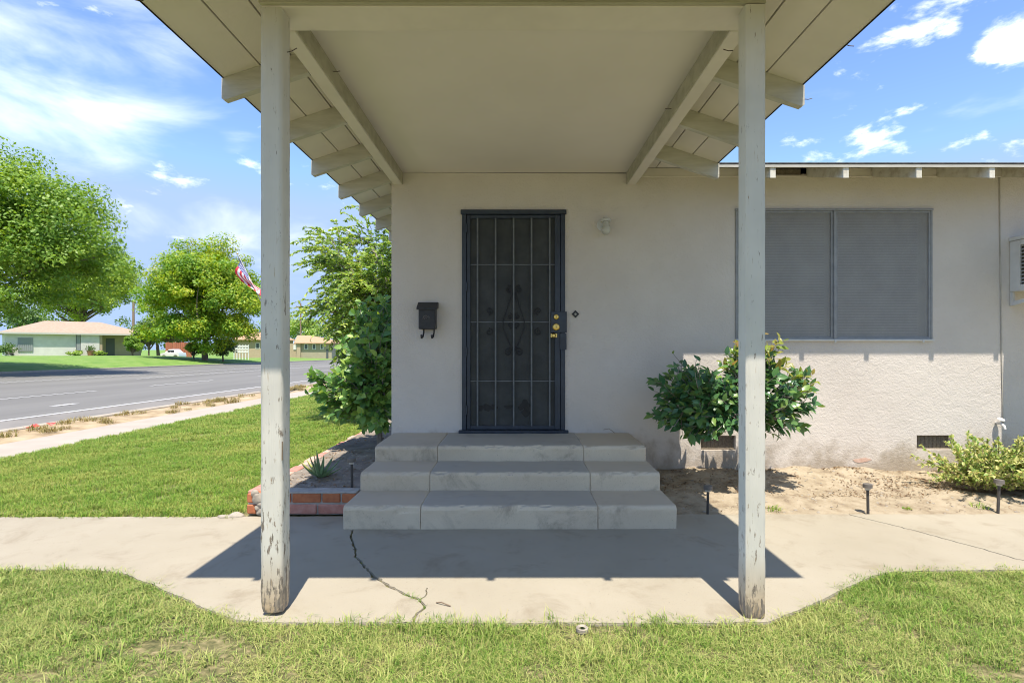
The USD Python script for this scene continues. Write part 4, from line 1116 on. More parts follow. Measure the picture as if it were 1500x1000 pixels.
# ------------------------------------------------------------------ houses over the street
def hip_roof(x0, x1, y0, y1, ze, zr_, rid, over=.6, th=.14):
    """rid: ((x, y), (x, y)) ends of the ridge"""
    a = [(x0 - over, y0 - over), (x1 + over, y0 - over), (x1 + over, y1 + over), (x0 - over, y1 + over)]
    top = np.array([(x, y, ze + .0) for x, y in a] + [(*r, zr_) for r in rid])
    return hull(np.vstack([top, np.array([(x, y, ze - th) for x, y in a])]))


h1 = thing('white_house', 'long low white house with tan hipped roof across the street', 'house')
H_O, H_U, H_N = np.array([X(7, 60), 60.0]), np.array([.70, .714]), np.array([.714, -.70])   # left end, along the front, out of the front


def h1_box(n0, n1, u0, u1, z0, z1):
    return h1_put(box(n0, n1, u0, u1, z0, z1))


def h1_put(m):
    v = np.asarray(m.vertices).copy()
    xy = H_O + v[:, :1] * H_N + v[:, 1:2] * .82 * H_U
    m.vertices = np.column_stack([xy, v[:, 2]])
    return m


part('wall', h1_box(-9, 0, 0, 7.6, -.6, 3.0), 'house_white', h1)
part('wall', h1_box(-9, .15, 8.15, 10.35, -.6, 3.0), 'house_white', h1)
part('wall', h1_box(-9, -.9, 10.4, 15.8, -.6, 3.0), 'house_tan_dark', h1)
part('corner_post', h1_box(-.1, .12, 7.65, 8.1, -.6, 3.0), 'far_grey', h1)
part('corner_post', h1_box(-.1, .1, 10.38, 10.7, -.6, 3.0), 'house_tan', h1)
part('roof', h1_put(hull(np.vstack([np.array([(.40, -.7, z), (.40, 16.9, z), (-9.8, 16.9, z), (-9.8, -.7, z)]) for z in (2.98, 3.12)] + [np.array([(-4.7, 4.5, 4.72), (-4.7, 11.2, 4.72)])]))), 'far_roof', h1)
part('fascia', h1_box(.402, .44, -.7, 16.9, 2.93, 3.13), 'far_trim', h1)
part('door', h1_box(-.898, -.86, 11.3, 12.4, .35, 2.55), 'far_dark', h1)
part('window', h1_box(-.898, -.86, 13.6, 14.5, 1.5, 2.45), 'far_dark', h1)
part('window_frame', h1_box(-.898, -.84, 13.5, 14.6, 2.452, 2.55), 'far_trim', h1)
part('window_frame', h1_box(-.898, -.84, 13.5, 14.6, 1.4, 1.498), 'far_trim', h1)
part('shutter', h1_box(.002, .05, 1.3, 2.9, .9, 2.5), 'far_grey', h1)
for k in range(7):
    part('shutter_slat', h1_box(.052, .08, 1.35 + .22 * k, 1.5 + .22 * k, .95, 2.45), 'far_grey', h1)


def before_h1(px, out):
    k = (px - 757) / F
    u = (k * H_O[1] - H_O[0]) / (H_U[0] - k * H_U[1])
    q = H_O + u * H_U + out * H_N
    return q[0], q[1]


ur = thing('plant_urn', 'terracotta urn by the white house corner', 'urn')
UX, UY = before_h1(131, 1.0)
UZ = float(far_z(np.array(UX), np.array(UY)))
part('pot', revolve([(0, 0), (.28, 0), (.34, .4), (.42, .62), (.36, .62), (0, .55)], (UX, UY, UZ), 14), 'terracotta', ur, smooth=40)
r_ = np.random.default_rng(5)
P = r_.normal(0, 1, (160, 3)) * [.22, .22, .2] + [UX, UY, UZ + .83]
part('plant', quads(P, r_.normal(0, 1, (160, 3)), r_.normal(0, 1, (160, 3)), np.full(160, .22), np.full(160, .1)), 'dark_leaf', ur, k=4, kind='stuff')


def far_house(name, label, x0, x1, y0, y1, zb, ze, zr_, rid, wmat, rmat, wins, over=.6):
    t = thing(name, label, 'house')
    part('wall', box(x0, x1, y0, y1, zb - 1.0, ze), wmat, t)
    part('roof', hip_roof(x0, x1, y0, y1, ze + .12, zr_, rid, over), rmat, t)
    for a, b, z0, z1 in wins:
        w = part('window_frame', box(a - .12, b + .12, y0 - .06, y0 - .002, z0 - .1, z1 + .1), 'white_paint', t)
        part('pane', box(a, b, y0 - .075, y0 - .0605, z0, z1), 'far_dark', t)
    return t


d = 105.0
far_house('tan_house', 'tan house with orange roof seen left of the left porch post', X(344, d), X(398, d), d, d + 10, Z(518, d), Z(498, d), Z(485, d), ((X(356, d), d + 5), (X(385, d), d + 5)), 'house_tan', 'far_roof_orange', [(X(375.5, d), X(379.5, d), Z(510, d), Z(503, d))])
d = 100.0
t = far_house('brown_house', 'low tan house with orange roof seen right of the left porch post', X(437, d), X(486, d), d, d + 11, Z(523.4, d), Z(503, d), Z(490, d), ((X(418, d), d + 5.5), (X(438, d), d + 5.5)), 'house_tan_dark', 'far_roof_orange', [(X(a, d), X(b, d), Z(511, d), Z(504.5, d)) for a, b in ((446.5, 450.5), (458.5, 462), (470, 473))])
part('porch_wall', box(X(405, d), X(436.9, d), d + 2.0, d + 10, Z(524, d) - .5, Z(503, d)), 'house_tan', t)
part('porch_pillar', box(X(435.5, d), X(441, d), d - .35, d - .05, Z(524, d) - .5, Z(503, d)), 'house_tan', t)
part('porch_window', box(X(430, d + 2), X(435, d + 2), d + 1.9, d + 1.99, Z(512, d), Z(505, d)), 'white_paint', t)
part('side_gate', box(X(478, d), X(481, d), d - .08, d - .005, Z(523.4, d) - .5, Z(511, d)), 'far_dark', t)

fn = thing('board_fence', 'red brown board fence behind a parked white car', 'fence')
d = 82.0
n = 14
for k in range(n):
    xa, xb = X(242, d) + (X(281, d) - X(242, d)) * k / n, X(242, d) + (X(281, d) - X(242, d)) * (k + 1) / n
    h = .06 * math.sin(k * 1.7)
    part('fence_board', box(xa + .02, xb - .02, d + (.03 if k % 4 == 0 else 0), d + .06, -1.6, Z(501.5, d) + h), 'fence_red', fn)
part('rail', box(X(242, d), X(281, d), d + .07, d + .14, .6, .75), 'fence_red', fn)

pf = thing('white_rail_fence', 'short white rail fence under the yellow green tree', 'fence')
d = 76.0
for k in range(6):
    x = X(343, d) + (X(364, d) - X(343, d)) * k / 5
    part('post', box(x - .05, x + .05, d - .05, d + .05, -1.2, Z(505, d)), 'white_paint', pf)
for py in (507, 511, 515):
    part('rail', box(X(343, d), X(364, d), d - .08, d - .052, Z(py + 1.2, d), Z(py - 1.2, d)), 'white_paint', pf)

car = thing('parked_car', 'white car parked before the red brown fence', 'car')
d = 76.0
cx0 = X(240.5, d)
zc = Z(523.5, d) - .25
prof = [(0, .35), (.02, .75), (.25, .88), (1.05, .96), (1.75, 1.42), (3.0, 1.44), (3.75, 1.02), (4.3, .95), (4.4, .60), (4.38, .32)]
k = .62
part('body', hull([(cx0 + a * k * .97, d + s * (.85 if b < 1 else .68), zc + b) for a, b in prof for s in (-1, 1) if b < 1.0]), 'car_paint', car)
part('cabin', hull([(cx0 + a * k * .97, d + s * (.8 if b < 1.1 else .62), zc + b) for a, b in ((1.0, .955), (1.75, 1.42), (3.0, 1.44), (3.8, .955)) for s in (-1, 1)]), 'car_paint', car)
part('side_window', [box(cx0 + a * k, cx0 + b * k, d - .79, d - .70, zc + 1.0, zc + 1.32) for a, b in ((1.6, 2.3), (2.38, 3.1))], 'car_glass', car)
for a in (.85, 3.5):
    w = trimesh.creation.cylinder(.32, .2, sections=20); w.apply_transform(trimesh.transformations.rotation_matrix(math.pi / 2, [1, 0, 0])); w.apply_translation([cx0 + a * k, d - .80, zc + .32])
    part('wheel', w, 'tyre', car)

# ------------------------------------------------------------------ trees
def limb(p0, p1, r0, r1, rng, bend=.12, n=6):
    t = np.linspace(0, 1, n)[:, None]
    L = np.linalg.norm(np.subtract(p1, p0))
    off = rng.normal(0, bend * L, 3) * [1, 1, .4]
    pts = np.asarray(p0) * (1 - t) + np.asarray(p1) * t + off * np.sin(np.pi * t)
    return tube(pts, np.linspace(r0, r1, n), 7), pts


def tree(name, label, group, base, trunk_h, trunk_r, blobs, n_leaf, size, lm, seed, bark='bark', clumps=70, tight=.28, droop=.0, cat='tree'):
    """blobs: (centre, radii) ellipsoids; leaves gather in clumps near their surface"""
    r = np.random.default_rng(seed)
    t = thing(name, label, cat, group)
    base = np.array(base, float)
    top = base + [r.normal(0, .2), r.normal(0, .2), trunk_h]
    tr, tp_ = limb(base - [0, 0, .4], top, trunk_r, trunk_r * .7, r, .03)
    part('trunk', tr, bark, t, smooth=True)
    vol = np.array([np.prod(b[1]) ** .75 for b in blobs]); vol /= vol.sum()
    C, R, D = [], [], []
    for i in range(clumps):
        b = blobs[r.choice(len(blobs), p=vol)]
        u = unit(r.normal(0, 1, 3)); u[2] = abs(u[2]) * .9 - .25 if r.random() < .8 else u[2]
        rad = .55 + .45 * r.random() ** .5 if r.random() < .85 else r.random() * .5
        c = np.array(b[0]) + u * rad * np.array(b[1])
        C.append(c); R.append(np.mean(b[1]) * tight * r.uniform(.6, 1.35)); D.append(u)
    C, R, D = np.array(C), np.array(R), np.array(D)
    br = []
    for i in r.permutation(clumps)[: min(clumps, 34)]:
        st_ = top + (C[i] - top) * 0 - [0, 0, r.random() * trunk_h * .25]
        br.append(limb(st_, C[i] - D[i] * R[i] * .2, trunk_r * r.uniform(.22, .5), trunk_r * .06, r, .08)[0])
    part('branches', cat_(br), bark, t, smooth=True)
    w = R ** 2; w /= w.sum()
    k = r.choice(clumps, n_leaf, p=w)
    g = r.normal(0, 1, (n_leaf, 3))
    g = unit(g) * (r.random((n_leaf, 1)) ** .45) * 1.15
    P = C[k] + g * R[k][:, None] * [1.15, 1.15, .8]
    N = unit(g * .6 + D[k] * .4 + r.normal(0, .55, (n_leaf, 3)) + [0, 0, .55])
    A = unit(np.cross(N, r.normal(0, 1, (n_leaf, 3))) + [0, 0, -droop])
    L = size * r.uniform(.6, 1.4, n_leaf)
    part('crown', quads(P, A, N, L, L * r.uniform(.4, .65, n_leaf)), lm, t, k=4)
    return t


sz = lambda x, y: float(far_z(np.array(x), np.array(y)))
tree('street_tree', 'huge bright green tree on the far side of the street at the left edge', None, (-36.5, 29, sz(-36.5, 29)), 3.5, .45,
     [((-34.5, 30, 8.6), (7.5, 7, 5.6)), ((-29.0, 31, 8.6), (4.8, 4.6, 4.6)), ((-26.8, 31, 6.3), (3.9, 4, 3.4)), ((-30.2, 30.5, 6.3), (4.2, 5, 4.0)), ((-34, 34, 7), (6.5, 5, 5)), ((-31.5, 27.5, 5.0), (4.5, 3.6, 2.4)), ((-27.3, 30, 3.9), (2.0, 2.6, 2.4)), ((-28.6, 29.5, 4.0), (2.4, 2.4, 2.2)), ((-29.5, 31, 9.4), (3.6, 4, 3.4))], 150000, .20, 'ash_leaf', 21, clumps=430, tight=.185)
tree('street_tree', 'tall bright tree rising behind the white house roof', None, (-67.5, 82, .3), 6, .55,
     [((-67.3, 82, 12.1), (7.0, 6.4, 7.5)), ((-62.6, 81, 9.2), (4.7, 4.6, 5.4)), ((-71.5, 83, 9.2), (5.8, 5.8, 5.8))], 64000, .31, 'bright_leaf', 22, clumps=190, tight=.2)
tree('street_tree', 'yellow green tree with a dark trunk beyond the street left of the flag', None, (-36.2, 61.5, sz(-36.2, 61.5) - .1), 3.2, .36,
     [((-36.3, 61.5, 9.2), (5.2, 5, 4.9)), ((-38.8, 61, 6.2), (4.0, 4, 3.7)), ((-33.4, 61.8, 6.6), (3.9, 4, 4.2)), ((-36, 60.5, 3.6), (6.0, 3.8, 2.6)), ((-36.2, 58.0, 7.6), (3.8, 2.0, 3.4)), ((-38.6, 60, 3.0), (3, 2.6, 2.0)), ((-33.6, 60, 3.2), (2.6, 2.6, 2.0))], 110000, .26, 'yellow_leaf', 23, clumps=330, tight=.235)
for i, (px, d, top, bot, w, lm, label) in enumerate((
        (218, 68, 458, 525, 30, 'dark_leaf', 'dark round bush right of the white house'),
        (196, 64, 488, 523, 22, 'ash_leaf', 'pale green bush at the recessed end of the white house'),
        (285, 63, 497, 525, 26, 'bright_leaf', 'small light green bush left of the yellow green tree trunk'),
        (327, 63, 493, 525, 34, 'dark_leaf', 'dark bush right of the yellow green tree trunk'),
        (248, 90, 462, 510, 60, 'bright_leaf', 'far green tree above the red brown fence'),
        (345, 130, 470, 505, 60, 'dark_leaf', 'far dark tree behind the tan house'),
        (412, 140, 455, 506, 50, 'bright_leaf', 'far tree mostly behind the left porch post'),
        (452, 135, 462, 506, 62, 'olive_leaf', 'far pale tree behind the low tan house'),
        (500, 120, 466, 512, 60, 'dark_leaf', 'far tree between the low tan house and the small leafed tree'),
        (205, 120, 478, 512, 70, 'dark_leaf', 'far dark tree behind the bare brown utility pole'),
        (232, 96, 452, 516, 46, 'ash_leaf', 'far tree filling the gap left of the yellow green tree'),
        (34, 100, 436, 512, 84, 'dark_leaf', 'far tree behind the left end of the white house roof'),
        (262, 110, 474, 514, 56, 'dark_leaf', 'far dark tree behind the right end of the red brown fence'))):
    x, zt, zb = X(px, d), Z(top, d), Z(bot, d)
    rx = w / 2 * d / F
    tree('far_bush' if d < 80 else 'far_tree', label, None, (x, d, zb - .3), max(.4, (zt - zb) * .3), .12 if d < 80 else .3, [((x, d, zb + (zt - zb) * .55), (rx, rx * .8, (zt - zb) * .46)), ((x + rx * .4, d, zb + (zt - zb) * .4), (rx * .6, rx * .6, (zt - zb) * .36))], 4200, .22 if d < 80 else .5, lm, 50 + i, clumps=36, tight=.34, cat='bush' if d < 80 else 'tree')

# foot of the walls over the street
for i, (px, d, w, h) in enumerate(((108, 54.6, 1.2, .55), (142, 58.6, 1.2, .6), (12, 48.0, 1.6, 1.5))):
    x, y = before_h1(px, .9)
    z = sz(x, y)
    tree('foundation_shrub', ['low shrub at the grey corner post of the white house', 'low shrub left of the dark door of the white house', 'rounded shrub at the left end of the white house'][i], None, (x, y, z - .1), .2, .05, [((x, y, z + h * .5), (w * .6, w * .6, h * .55))], 900, .2, 'dark_leaf' if i == 2 else 'olive_leaf', 80 + i, clumps=14, tight=.4, cat='shrub')


# the small-leafed tree close behind the house corner: arching twigs lined with leaves
def twig_tree():
    r = np.random.default_rng(33)
    t = thing('garden_tree', 'small leafed tree with arching twigs beside the house corner', 'tree')
    base = np.array([-2.15, 9.3, .0])
    fork = np.array([-2.3, 9.35, 1.7])
    m, _ = limb(base - [0, 0, .2], fork, .12, .09, r, .04)
    part('trunk', m, 'bark_grey', t, smooth=True)
    br, tips, P, A, N, L = [], [], [], [], [], []
    for i in range(36):
        a = r.uniform(0, 2 * np.pi)
        # fuller towards the street
        c = fork + np.array([math.cos(a) * .85 - .08, math.sin(a) * 1.0, r.uniform(-.8, 1.8)])
        m, pts = limb(fork - [0, 0, r.random() * .3], c, r.uniform(.022, .045), .01, r, .10)
        br.append(m); tips.append((c, pts))
    for i in range(1750):
        c, pts = tips[r.integers(len(tips))]
        s = pts[r.integers(2, len(pts))] + r.normal(0, .10, 3)
        out = unit(s - (fork + [0, 0, .35])) * [1, 1, .75] + r.normal(0, .45, 3)
        out = unit(out + [-.22, 0, .18])
        ln = r.uniform(.3, .82)
        tt = np.linspace(0, 1, 9)[:, None]
        curve = s + out * ln * tt + np.array([0, 0, -.42]) * ln * tt ** 2.2
        if ((curve[:, 0] < -3.1) & (curve[:, 2] < 1.55)).any() or (curve[:, 0] > -1.24).any() or ((curve[:, 0] > -1.72) & (curve[:, 2] > 2.48)).any():
            continue
        br.append(tube(curve, np.linspace(.006, .002, 9), 4))
        m = int(ln * 68)
        u = r.uniform(.08, 1, m)
        idx = u * 8; i0 = np.minimum(idx.astype(int), 7); f = (idx - i0)[:, None]
        q = curve[i0] * (1 - f) + curve[i0 + 1] * f
        tg = unit(curve[i0 + 1] - curve[i0])
        sd = unit(np.cross(tg, [0, 0, 1.0])) * np.where(r.random(m) < .5, 1, -1)[:, None]
        P.append(q); A.append(unit(sd * .9 + tg * .7 + r.normal(0, .35, (m, 3)))); N.append(unit(r.normal(0, .5, (m, 3)) + [0, 0, 1])); L.append(r.uniform(.05, .09, m))
    P, A, N, L = np.vstack(P), np.vstack(A), np.vstack(N), np.concatenate(L)
    ok = (P[:, 0] < -1.26) & ~((P[:, 0] > -1.74) & (P[:, 2] > 2.45))
    part('branches', cat_(br), 'bark_grey', t, smooth=True)
    part('leaves', leaves(P[ok], A[ok], N[ok], L[ok], L[ok] * .46, .1, .12), 'olive_leaf', t, kind='stuff')


twig_tree()


def leafy(name, label, cat_name, stem_base, core, shoots, lsize, lm, lm_one, seed, per=9, wratio=.55, young=None, bark='bark_grey', keep=lambda P: P[:, 0] < 99, stem_r=.018, tipz=-.25, forks=7):
    """shrub of broad leaves: shoots = list of (centre, radii, count); the 300 leaves that show largest are leaf parts of their own"""
    r = np.random.default_rng(seed)
    t = thing(name, label, cat_name)
    core = np.array(core, float)
    st_ = []
    for k in range(3 if stem_r < .03 else 2):
        st_.append(limb(np.array(stem_base) + r.normal(0, .02, 3) * [1, 1, 0] - [0, 0, .05], core + r.normal(0, .06, 3), stem_r, stem_r * .6, r, .06)[0])
    br, P, A, N, L, Y = [], [], [], [], [], []
    for c, rad, cnt, yg in shoots:
        c, rad = np.array(c, float), np.array(rad, float)
        hub = [core + (c - core) * .55 + r.normal(0, .2, 3) * rad for _ in range(forks)]
        for hb in hub:
            br.append(limb(core, hb, stem_r * .5, stem_r * .25, r, .12, 5)[0])
        for i in range(cnt):
            u = unit(r.normal(0, 1, 3))
            tip = c + u * rad * r.uniform(.5, 1.0)
            s = hub[r.integers(forks)]
            s = tip + (s - tip) * min(1, r.uniform(.18, .34) / max(np.linalg.norm(s - tip), .01))
            mm, pts = limb(s, tip, .0045, .0018, r, .10, 7)
            br.append(mm)
            k = per
            f = np.sort(r.uniform(.1, 1, k)); f[-1] = 1
            idx = f * 6; i0 = np.minimum(idx.astype(int), 5); ff = (idx - i0)[:, None]
            q = pts[i0] * (1 - ff) + pts[i0 + 1] * ff
            tg = unit(pts[i0 + 1] - pts[i0])
            outw = unit(q - core)
            ang = np.arange(k) * 2.4 + r.uniform(0, 6)
            e1 = unit(np.cross(tg, [0.1, .2, 1.0])); e2 = np.cross(tg, e1)
            rd = e1 * np.cos(ang)[:, None] + e2 * np.sin(ang)[:, None]
            a = unit(rd * .75 + tg * .45 + outw * .45 + [0, 0, tipz] + r.normal(0, .2, (k, 3)))
            nrm = unit(outw * .5 + [0, -.75, .65] + r.normal(0, .4, (k, 3)))
            P.append(q); A.append(a); N.append(nrm); L.append(r.uniform(.65, 1.2, k) * lsize * np.where(f > .9, .75, 1)); Y.append((f > .45) if yg else np.zeros(k, bool))
    P, A, N, L, Y = np.vstack(P), np.vstack(A), np.vstack(N), np.concatenate(L), np.concatenate(Y)
    ok = keep(P + A * L[:, None] * .6) & keep(P)
    P, A, N, L, Y = P[ok], A[ok], N[ok], L[ok], Y[ok]
    part('stem', cat_(st_), bark, t, smooth=True)
    part('twigs', cat_(br), bark, t, smooth=True)
    # nearest to the camera first
    order = np.argsort(np.linalg.norm(P - [0, 0, CAM_H], axis=1) - 3.0 * L)
    near = [i for i in order if not Y[i]][:300]
    for i in near:
        part('leaf', leaves(P[i:i + 1], A[i:i + 1], N[i:i + 1], L[i:i + 1], L[i:i + 1] * wratio), lm_one, t, smooth=True)
    rest = np.ones(len(P), bool); rest[near] = False
    a = rest & ~Y
    if a.any():
        part('foliage', leaves(P[a], A[a], N[a], L[a], L[a] * wratio), lm, t, smooth=True, kind='stuff')
    a = rest & Y
    if a.any():
        part('young_foliage', leaves(P[a], A[a], N[a], L[a] * .9, L[a] * wratio * .85), young or lm, t, smooth=True, kind='stuff', label='yellow green and reddish young leaves')
    return t


leafy('glossy_shrub', 'dark glossy round shrub behind the right porch post', 'shrub', (1.86, 4.40, .02), (1.83, 4.42, .55),
      [((1.42, 4.40, .82), (.36, .34, .38), 100, False), ((1.58, 4.34, .70), (.40, .30, .34), 78, False), ((2.14, 4.42, .80), (.38, .32, .35), 96, False), ((1.86, 4.40, .90), (.36, .30, .32), 66, False), ((1.92, 4.42, 1.18), (.26, .2, .2), 22, True), ((2.15, 4.42, 1.14), (.2, .18, .18), 16, True), ((2.38, 4.40, .90), (.14, .16, .16), 9, True)],
      .092, 'camellia_leaf', 'camellia_leaf_one', 41, per=8, wratio=.52, young='young_leaf', stem_r=.022, keep=lambda P: P[:, 1] < 4.925)
leafy('broad_leaf_bush', 'broad leaved green bush growing against the left house corner', 'bush', (-1.42, 5.55, .14), (-1.47, 5.6, .55),
      [((-1.56, 5.6, .85), (.38, .40, .38), 120, False), ((-1.52, 5.55, 1.22), (.36, .40, .36), 90, False), ((-1.85, 5.55, .72), (.36, .34, .27), 56, False), ((-1.55, 5.7, 1.58), (.30, .35, .22), 36, False), ((-1.45, 5.45, .55), (.28, .3, .25), 50, False), ((-2.12, 5.5, .93), (.10, .12, .10), 4, False)],
      .10, 'rose_leaf', 'rose_leaf_one', 42, per=8, wratio=.66, keep=lambda P: (P[:, 0] < -1.19) & (P[:, 2] > .15), stem_r=.02, tipz=-.15)

# pale spreading shrub at the right edge
def spreading():
    r = np.random.default_rng(44)
    t = thing('spreading_shrub', 'pale green spreading shrub of fine leaves at the right edge', 'shrub')
    br, P, A, N, L = [], [], [], [], []
    for i in range(560):
        b = np.array([r.uniform(3.72, 5.2), r.uniform(4.28, 4.62), .06])
        d_ = unit(np.array([r.normal(-.15, .6), r.normal(-.25, .4), r.uniform(.35, 1.2)]))
        ln = r.uniform(.22, .56)
        tt = np.linspace(0, 1, 7)[:, None]
        c = b + d_ * ln * tt + np.array([0, 0, -.18]) * ln * tt ** 2
        c = c[(c[:, 1] < 4.92) & (c[:, 2] > .03)]
        if len(c) < 5:
            continue
        br.append(tube(c, np.linspace(.004, .0015, len(c)), 4))
        m = int(ln * 120)
        k = r.integers(0, len(c) - 1, m)
        q = c[k] + (c[k + 1] - c[k]) * r.random((m, 1))
        P.append(q); A.append(unit(r.normal(0, .7, (m, 3)) + d_)); N.append(unit(r.normal(0, .6, (m, 3)) + [0, -.3, 1])); L.append(r.uniform(.02, .045, m))
    P, A, N, L = np.vstack(P), np.vstack(A), np.vstack(N), np.concatenate(L)
    ok = P[:, 1] < 4.91
    part('stems', cat_(br), 'twig', t, smooth=True)
    part('foliage', leaves(P[ok], A[ok], N[ok], L[ok], L[ok] * .5), 'shrub_leaf', t, kind='stuff')


spreading()

# aloe
al = thing('aloe_plant', 'spiky aloe in the raised bed at the lawn edge', 'aloe')
r = np.random.default_rng(9)
ac_ = np.array([-1.64, 4.42, .14])
for k in range(21):
    a = k * 2.4 + r.normal(0, .15)
    el = .25 + .95 * (k / 21) + r.normal(0, .06)
    ln = r.uniform(.16, .235) * (1.0 if k < 16 else .95)
    out = np.array([math.cos(a), math.sin(a), 0])
    tt = np.linspace(0, 1, 8)
    e = el + .35 * tt ** 1.5
    c = ac_ + out * .012 + np.cumsum(np.vstack([np.zeros(3), (out * np.cos(e[1:, None]) + np.array([0, 0, 1]) * np.sin(e[1:, None])) * ln / 7]), 0)
    sd = np.array([-out[1], out[0], 0])
    w = .021 * (1 - tt) ** .75 + .0012
    up = np.cross(unit(np.gradient(c, axis=0)), sd)
    up = -up if up[0][2] < 0 else up
    V = np.concatenate([c + sd * w[:, None] + up * w[:, None] * .25, c + up * -.05 * w[:, None], c - sd * w[:, None] + up * w[:, None] * .25, c - up * w[:, None] * .55])
    n = 8
    Fq = []
    for j in range(n - 1):
        for s_ in range(4):
            s2 = (s_ + 1) % 4
            Fq.append([s_ * n + j, s2 * n + j, s2 * n + j + 1, s_ * n + j + 1])
    part('leaf', trimesh.Trimesh(*[(cat_([(V, np.array(Fq))])).vertices, (cat_([(V, np.array(Fq))])).faces], process=False), 'aloe_pale' if k in (1, 4, 6) else 'aloe_leaf', al, smooth=45)

# ------------------------------------------------------------------ grass, litter
def clump(n, rad, h, lean, seed, w=.0042):
    r = np.random.default_rng(seed)
    a = r.uniform(0, 2 * np.pi, n); q = rad * np.sqrt(r.random(n))
    P = np.stack([q * np.cos(a), q * np.sin(a), np.full(n, -.004)], 1)
    hh = h * r.uniform(.45, 1.15, n)[:, None]
    d_ = np.stack([np.cos(b := r.uniform(0, 2 * np.pi, n)), np.sin(b), 0 * b], 1)
    ln = lean * r.uniform(.2, 1.5, n)[:, None]
    s = np.stack([-d_[:, 1], d_[:, 0], 0 * a], 1) * w * r.uniform(.6, 1.1, n)[:, None]
    mid = P + d_ * hh * ln * .35 + [0, 0, 1] * hh * .6
    tip = P + d_ * hh * ln * 1.1 + [0, 0, 1] * hh * (1.0 - .25 * ln)
    V = np.stack([P - s / 2, P + s / 2, mid + s * .4, mid - s * .4, tip], 1).reshape(-1, 3)
    b = np.arange(n)[:, None] * 5
    return trimesh.Trimesh(V, np.vstack([b + t for t in ([0, 1, 2], [0, 2, 3], [3, 2, 4])]), process=False)


def scatter(name, protos, mat_, pts, scales, seed, kind='stuff', tilt=.0):
    r = np.random.default_rng(seed)
    path = _name('/World', name)
    pi = UsdGeom.PointInstancer.Define(stage, path)
    UsdGeom.Scope.Define(stage, path + '/Prototypes')
    tg = []
    for i, m in enumerate(protos):
        p_ = f'{path}/Prototypes/tuft_{i:03d}'
        tint(usdkit.mesh(stage, p_, m, M[mat_]), len(m.vertices), 5)
        tg.append(p_)
    pi.CreatePrototypesRel().SetTargets([Sdf.Path(x) for x in tg])
    n = len(pts)
    pi.CreateProtoIndicesAttr(Vt.IntArray.FromNumpy(r.integers(0, len(protos), n).astype(np.int32)))
    pi.CreatePositionsAttr(Vt.Vec3fArray.FromNumpy(np.asarray(pts, np.float32)))
    a = r.uniform(0, 2 * np.pi, n)
    qs = [Gf.Quath(float(math.cos(x / 2)), float(r.normal(0, tilt)), float(r.normal(0, tilt)), float(math.sin(x / 2))) for x in a]
    pi.CreateOrientationsAttr(Vt.QuathArray(qs))
    pi.CreateScalesAttr(Vt.Vec3fArray.FromNumpy(np.asarray(scales, np.float32)))
    tag(pi.GetPrim(), kind=kind)
    return pi


def sprinkle(x0, x1, y0, y1, dens, seed):
    r = np.random.default_rng(seed)
    n = int((x1 - x0) * (y1 - y0) * dens)
    return np.stack([r.uniform(x0, x1, n), r.uniform(y0, y1, n)], 1), r


# front lawn
pts, r = sprinkle(-5.74, 6.2, .9, 2.95, 820, 71)
edge_ = walk.buffer(-.016)
d_walk = shapely.distance(shapely.points(pts), walk)
inside = shapely.contains_xy(edge_, pts[:, 0], pts[:, 1])
nz = meshkit.fbm(np.column_stack([pts * 1.6, 0 * pts[:, :1]]) + 3, 4, 5)
bare = np.exp(-(((pts[:, 0] + 1.24) / .42) ** 2 + ((pts[:, 1] - 2.17) / .12) ** 2)) + np.exp(-(((pts[:, 0] - .36) / .20) ** 2 + ((pts[:, 1] - 2.27) / .055) ** 2)) * 1.6 + .75 * np.exp(-(((pts[:, 0] - 1.0) / .18) ** 2 + ((pts[:, 1] - 2.27) / .05) ** 2)) + .8 * np.exp(-(((pts[:, 0] + 1.1) / .35) ** 2 + ((pts[:, 1] - 1.98) / .10) ** 2)) + .6 * np.exp(-(((pts[:, 0] + 1.75) / .35) ** 2 + ((pts[:, 1] - 2.0) / .25) ** 2))
keep = ~inside & (r.random(len(pts)) > bare * .88) & (r.random(len(pts)) > np.clip((nz - .6) * 3, 0, .5))
pts, nz, d_walk = pts[keep], nz[keep], d_walk[keep]
ps = [clump(48, .060, .036, 1.1, 200 + i, .0032) for i in range(5)] + [clump(30, .05, .058, .8, 230, .0045)] + [clump(44, .065, .026, 1.6, 210 + i, .0032) for i in range(3)]
hs = r.uniform(.7, 1.15, len(pts)) * (1 + .35 * (nz - .5)) * np.where((d_walk < .10) & (np.abs(pts[:, 0] + .35) < 1.0), 1.25, 1.0)
scatter('front_lawn_grass', ps, 'grass_front', np.column_stack([pts, np.full(len(pts), -.016)]), np.column_stack([np.full(len(pts), 1.0), np.full(len(pts), 1.0), hs]), 72)
# side lawn: dense close by, wider tufts farther off
P_, S_ = [], []
for y0, y1, dens, sc in ((3.79, 6.5, 420, 1.0), (6.5, 10, 240, 1.3), (10, 17, 110, 1.9), (17, 34, 40, 3.0), (34, 60, 12, 5.0)):
    pts, r = sprinkle(-5.74, -2.02 if y0 < 11 else -1.3, y0, y1, dens, int(73 + y0))
    nz = meshkit.fbm(np.column_stack([pts * 1.1, 0 * pts[:, :1]]) + 9, 4, 6)
    k = r.random(len(pts)) > np.clip((nz - .62) * 3, 0, .5)
    pts, nz = pts[k], nz[k]
    P_.append(np.column_stack([pts, yard_z(pts[:, 0], pts[:, 1]) - .002])); h = r.uniform(.75, 1.2, len(pts)) * (1 + .3 * (nz - .5)) * sc ** .35
    S_.append(np.column_stack([np.full(len(pts), sc), np.full(len(pts), sc), h]))
scatter('side_lawn_grass', [clump(44, .062, .05, .9, 220 + i, .0046) for i in range(6)], 'grass_side', np.vstack(P_), np.vstack(S_), 74)

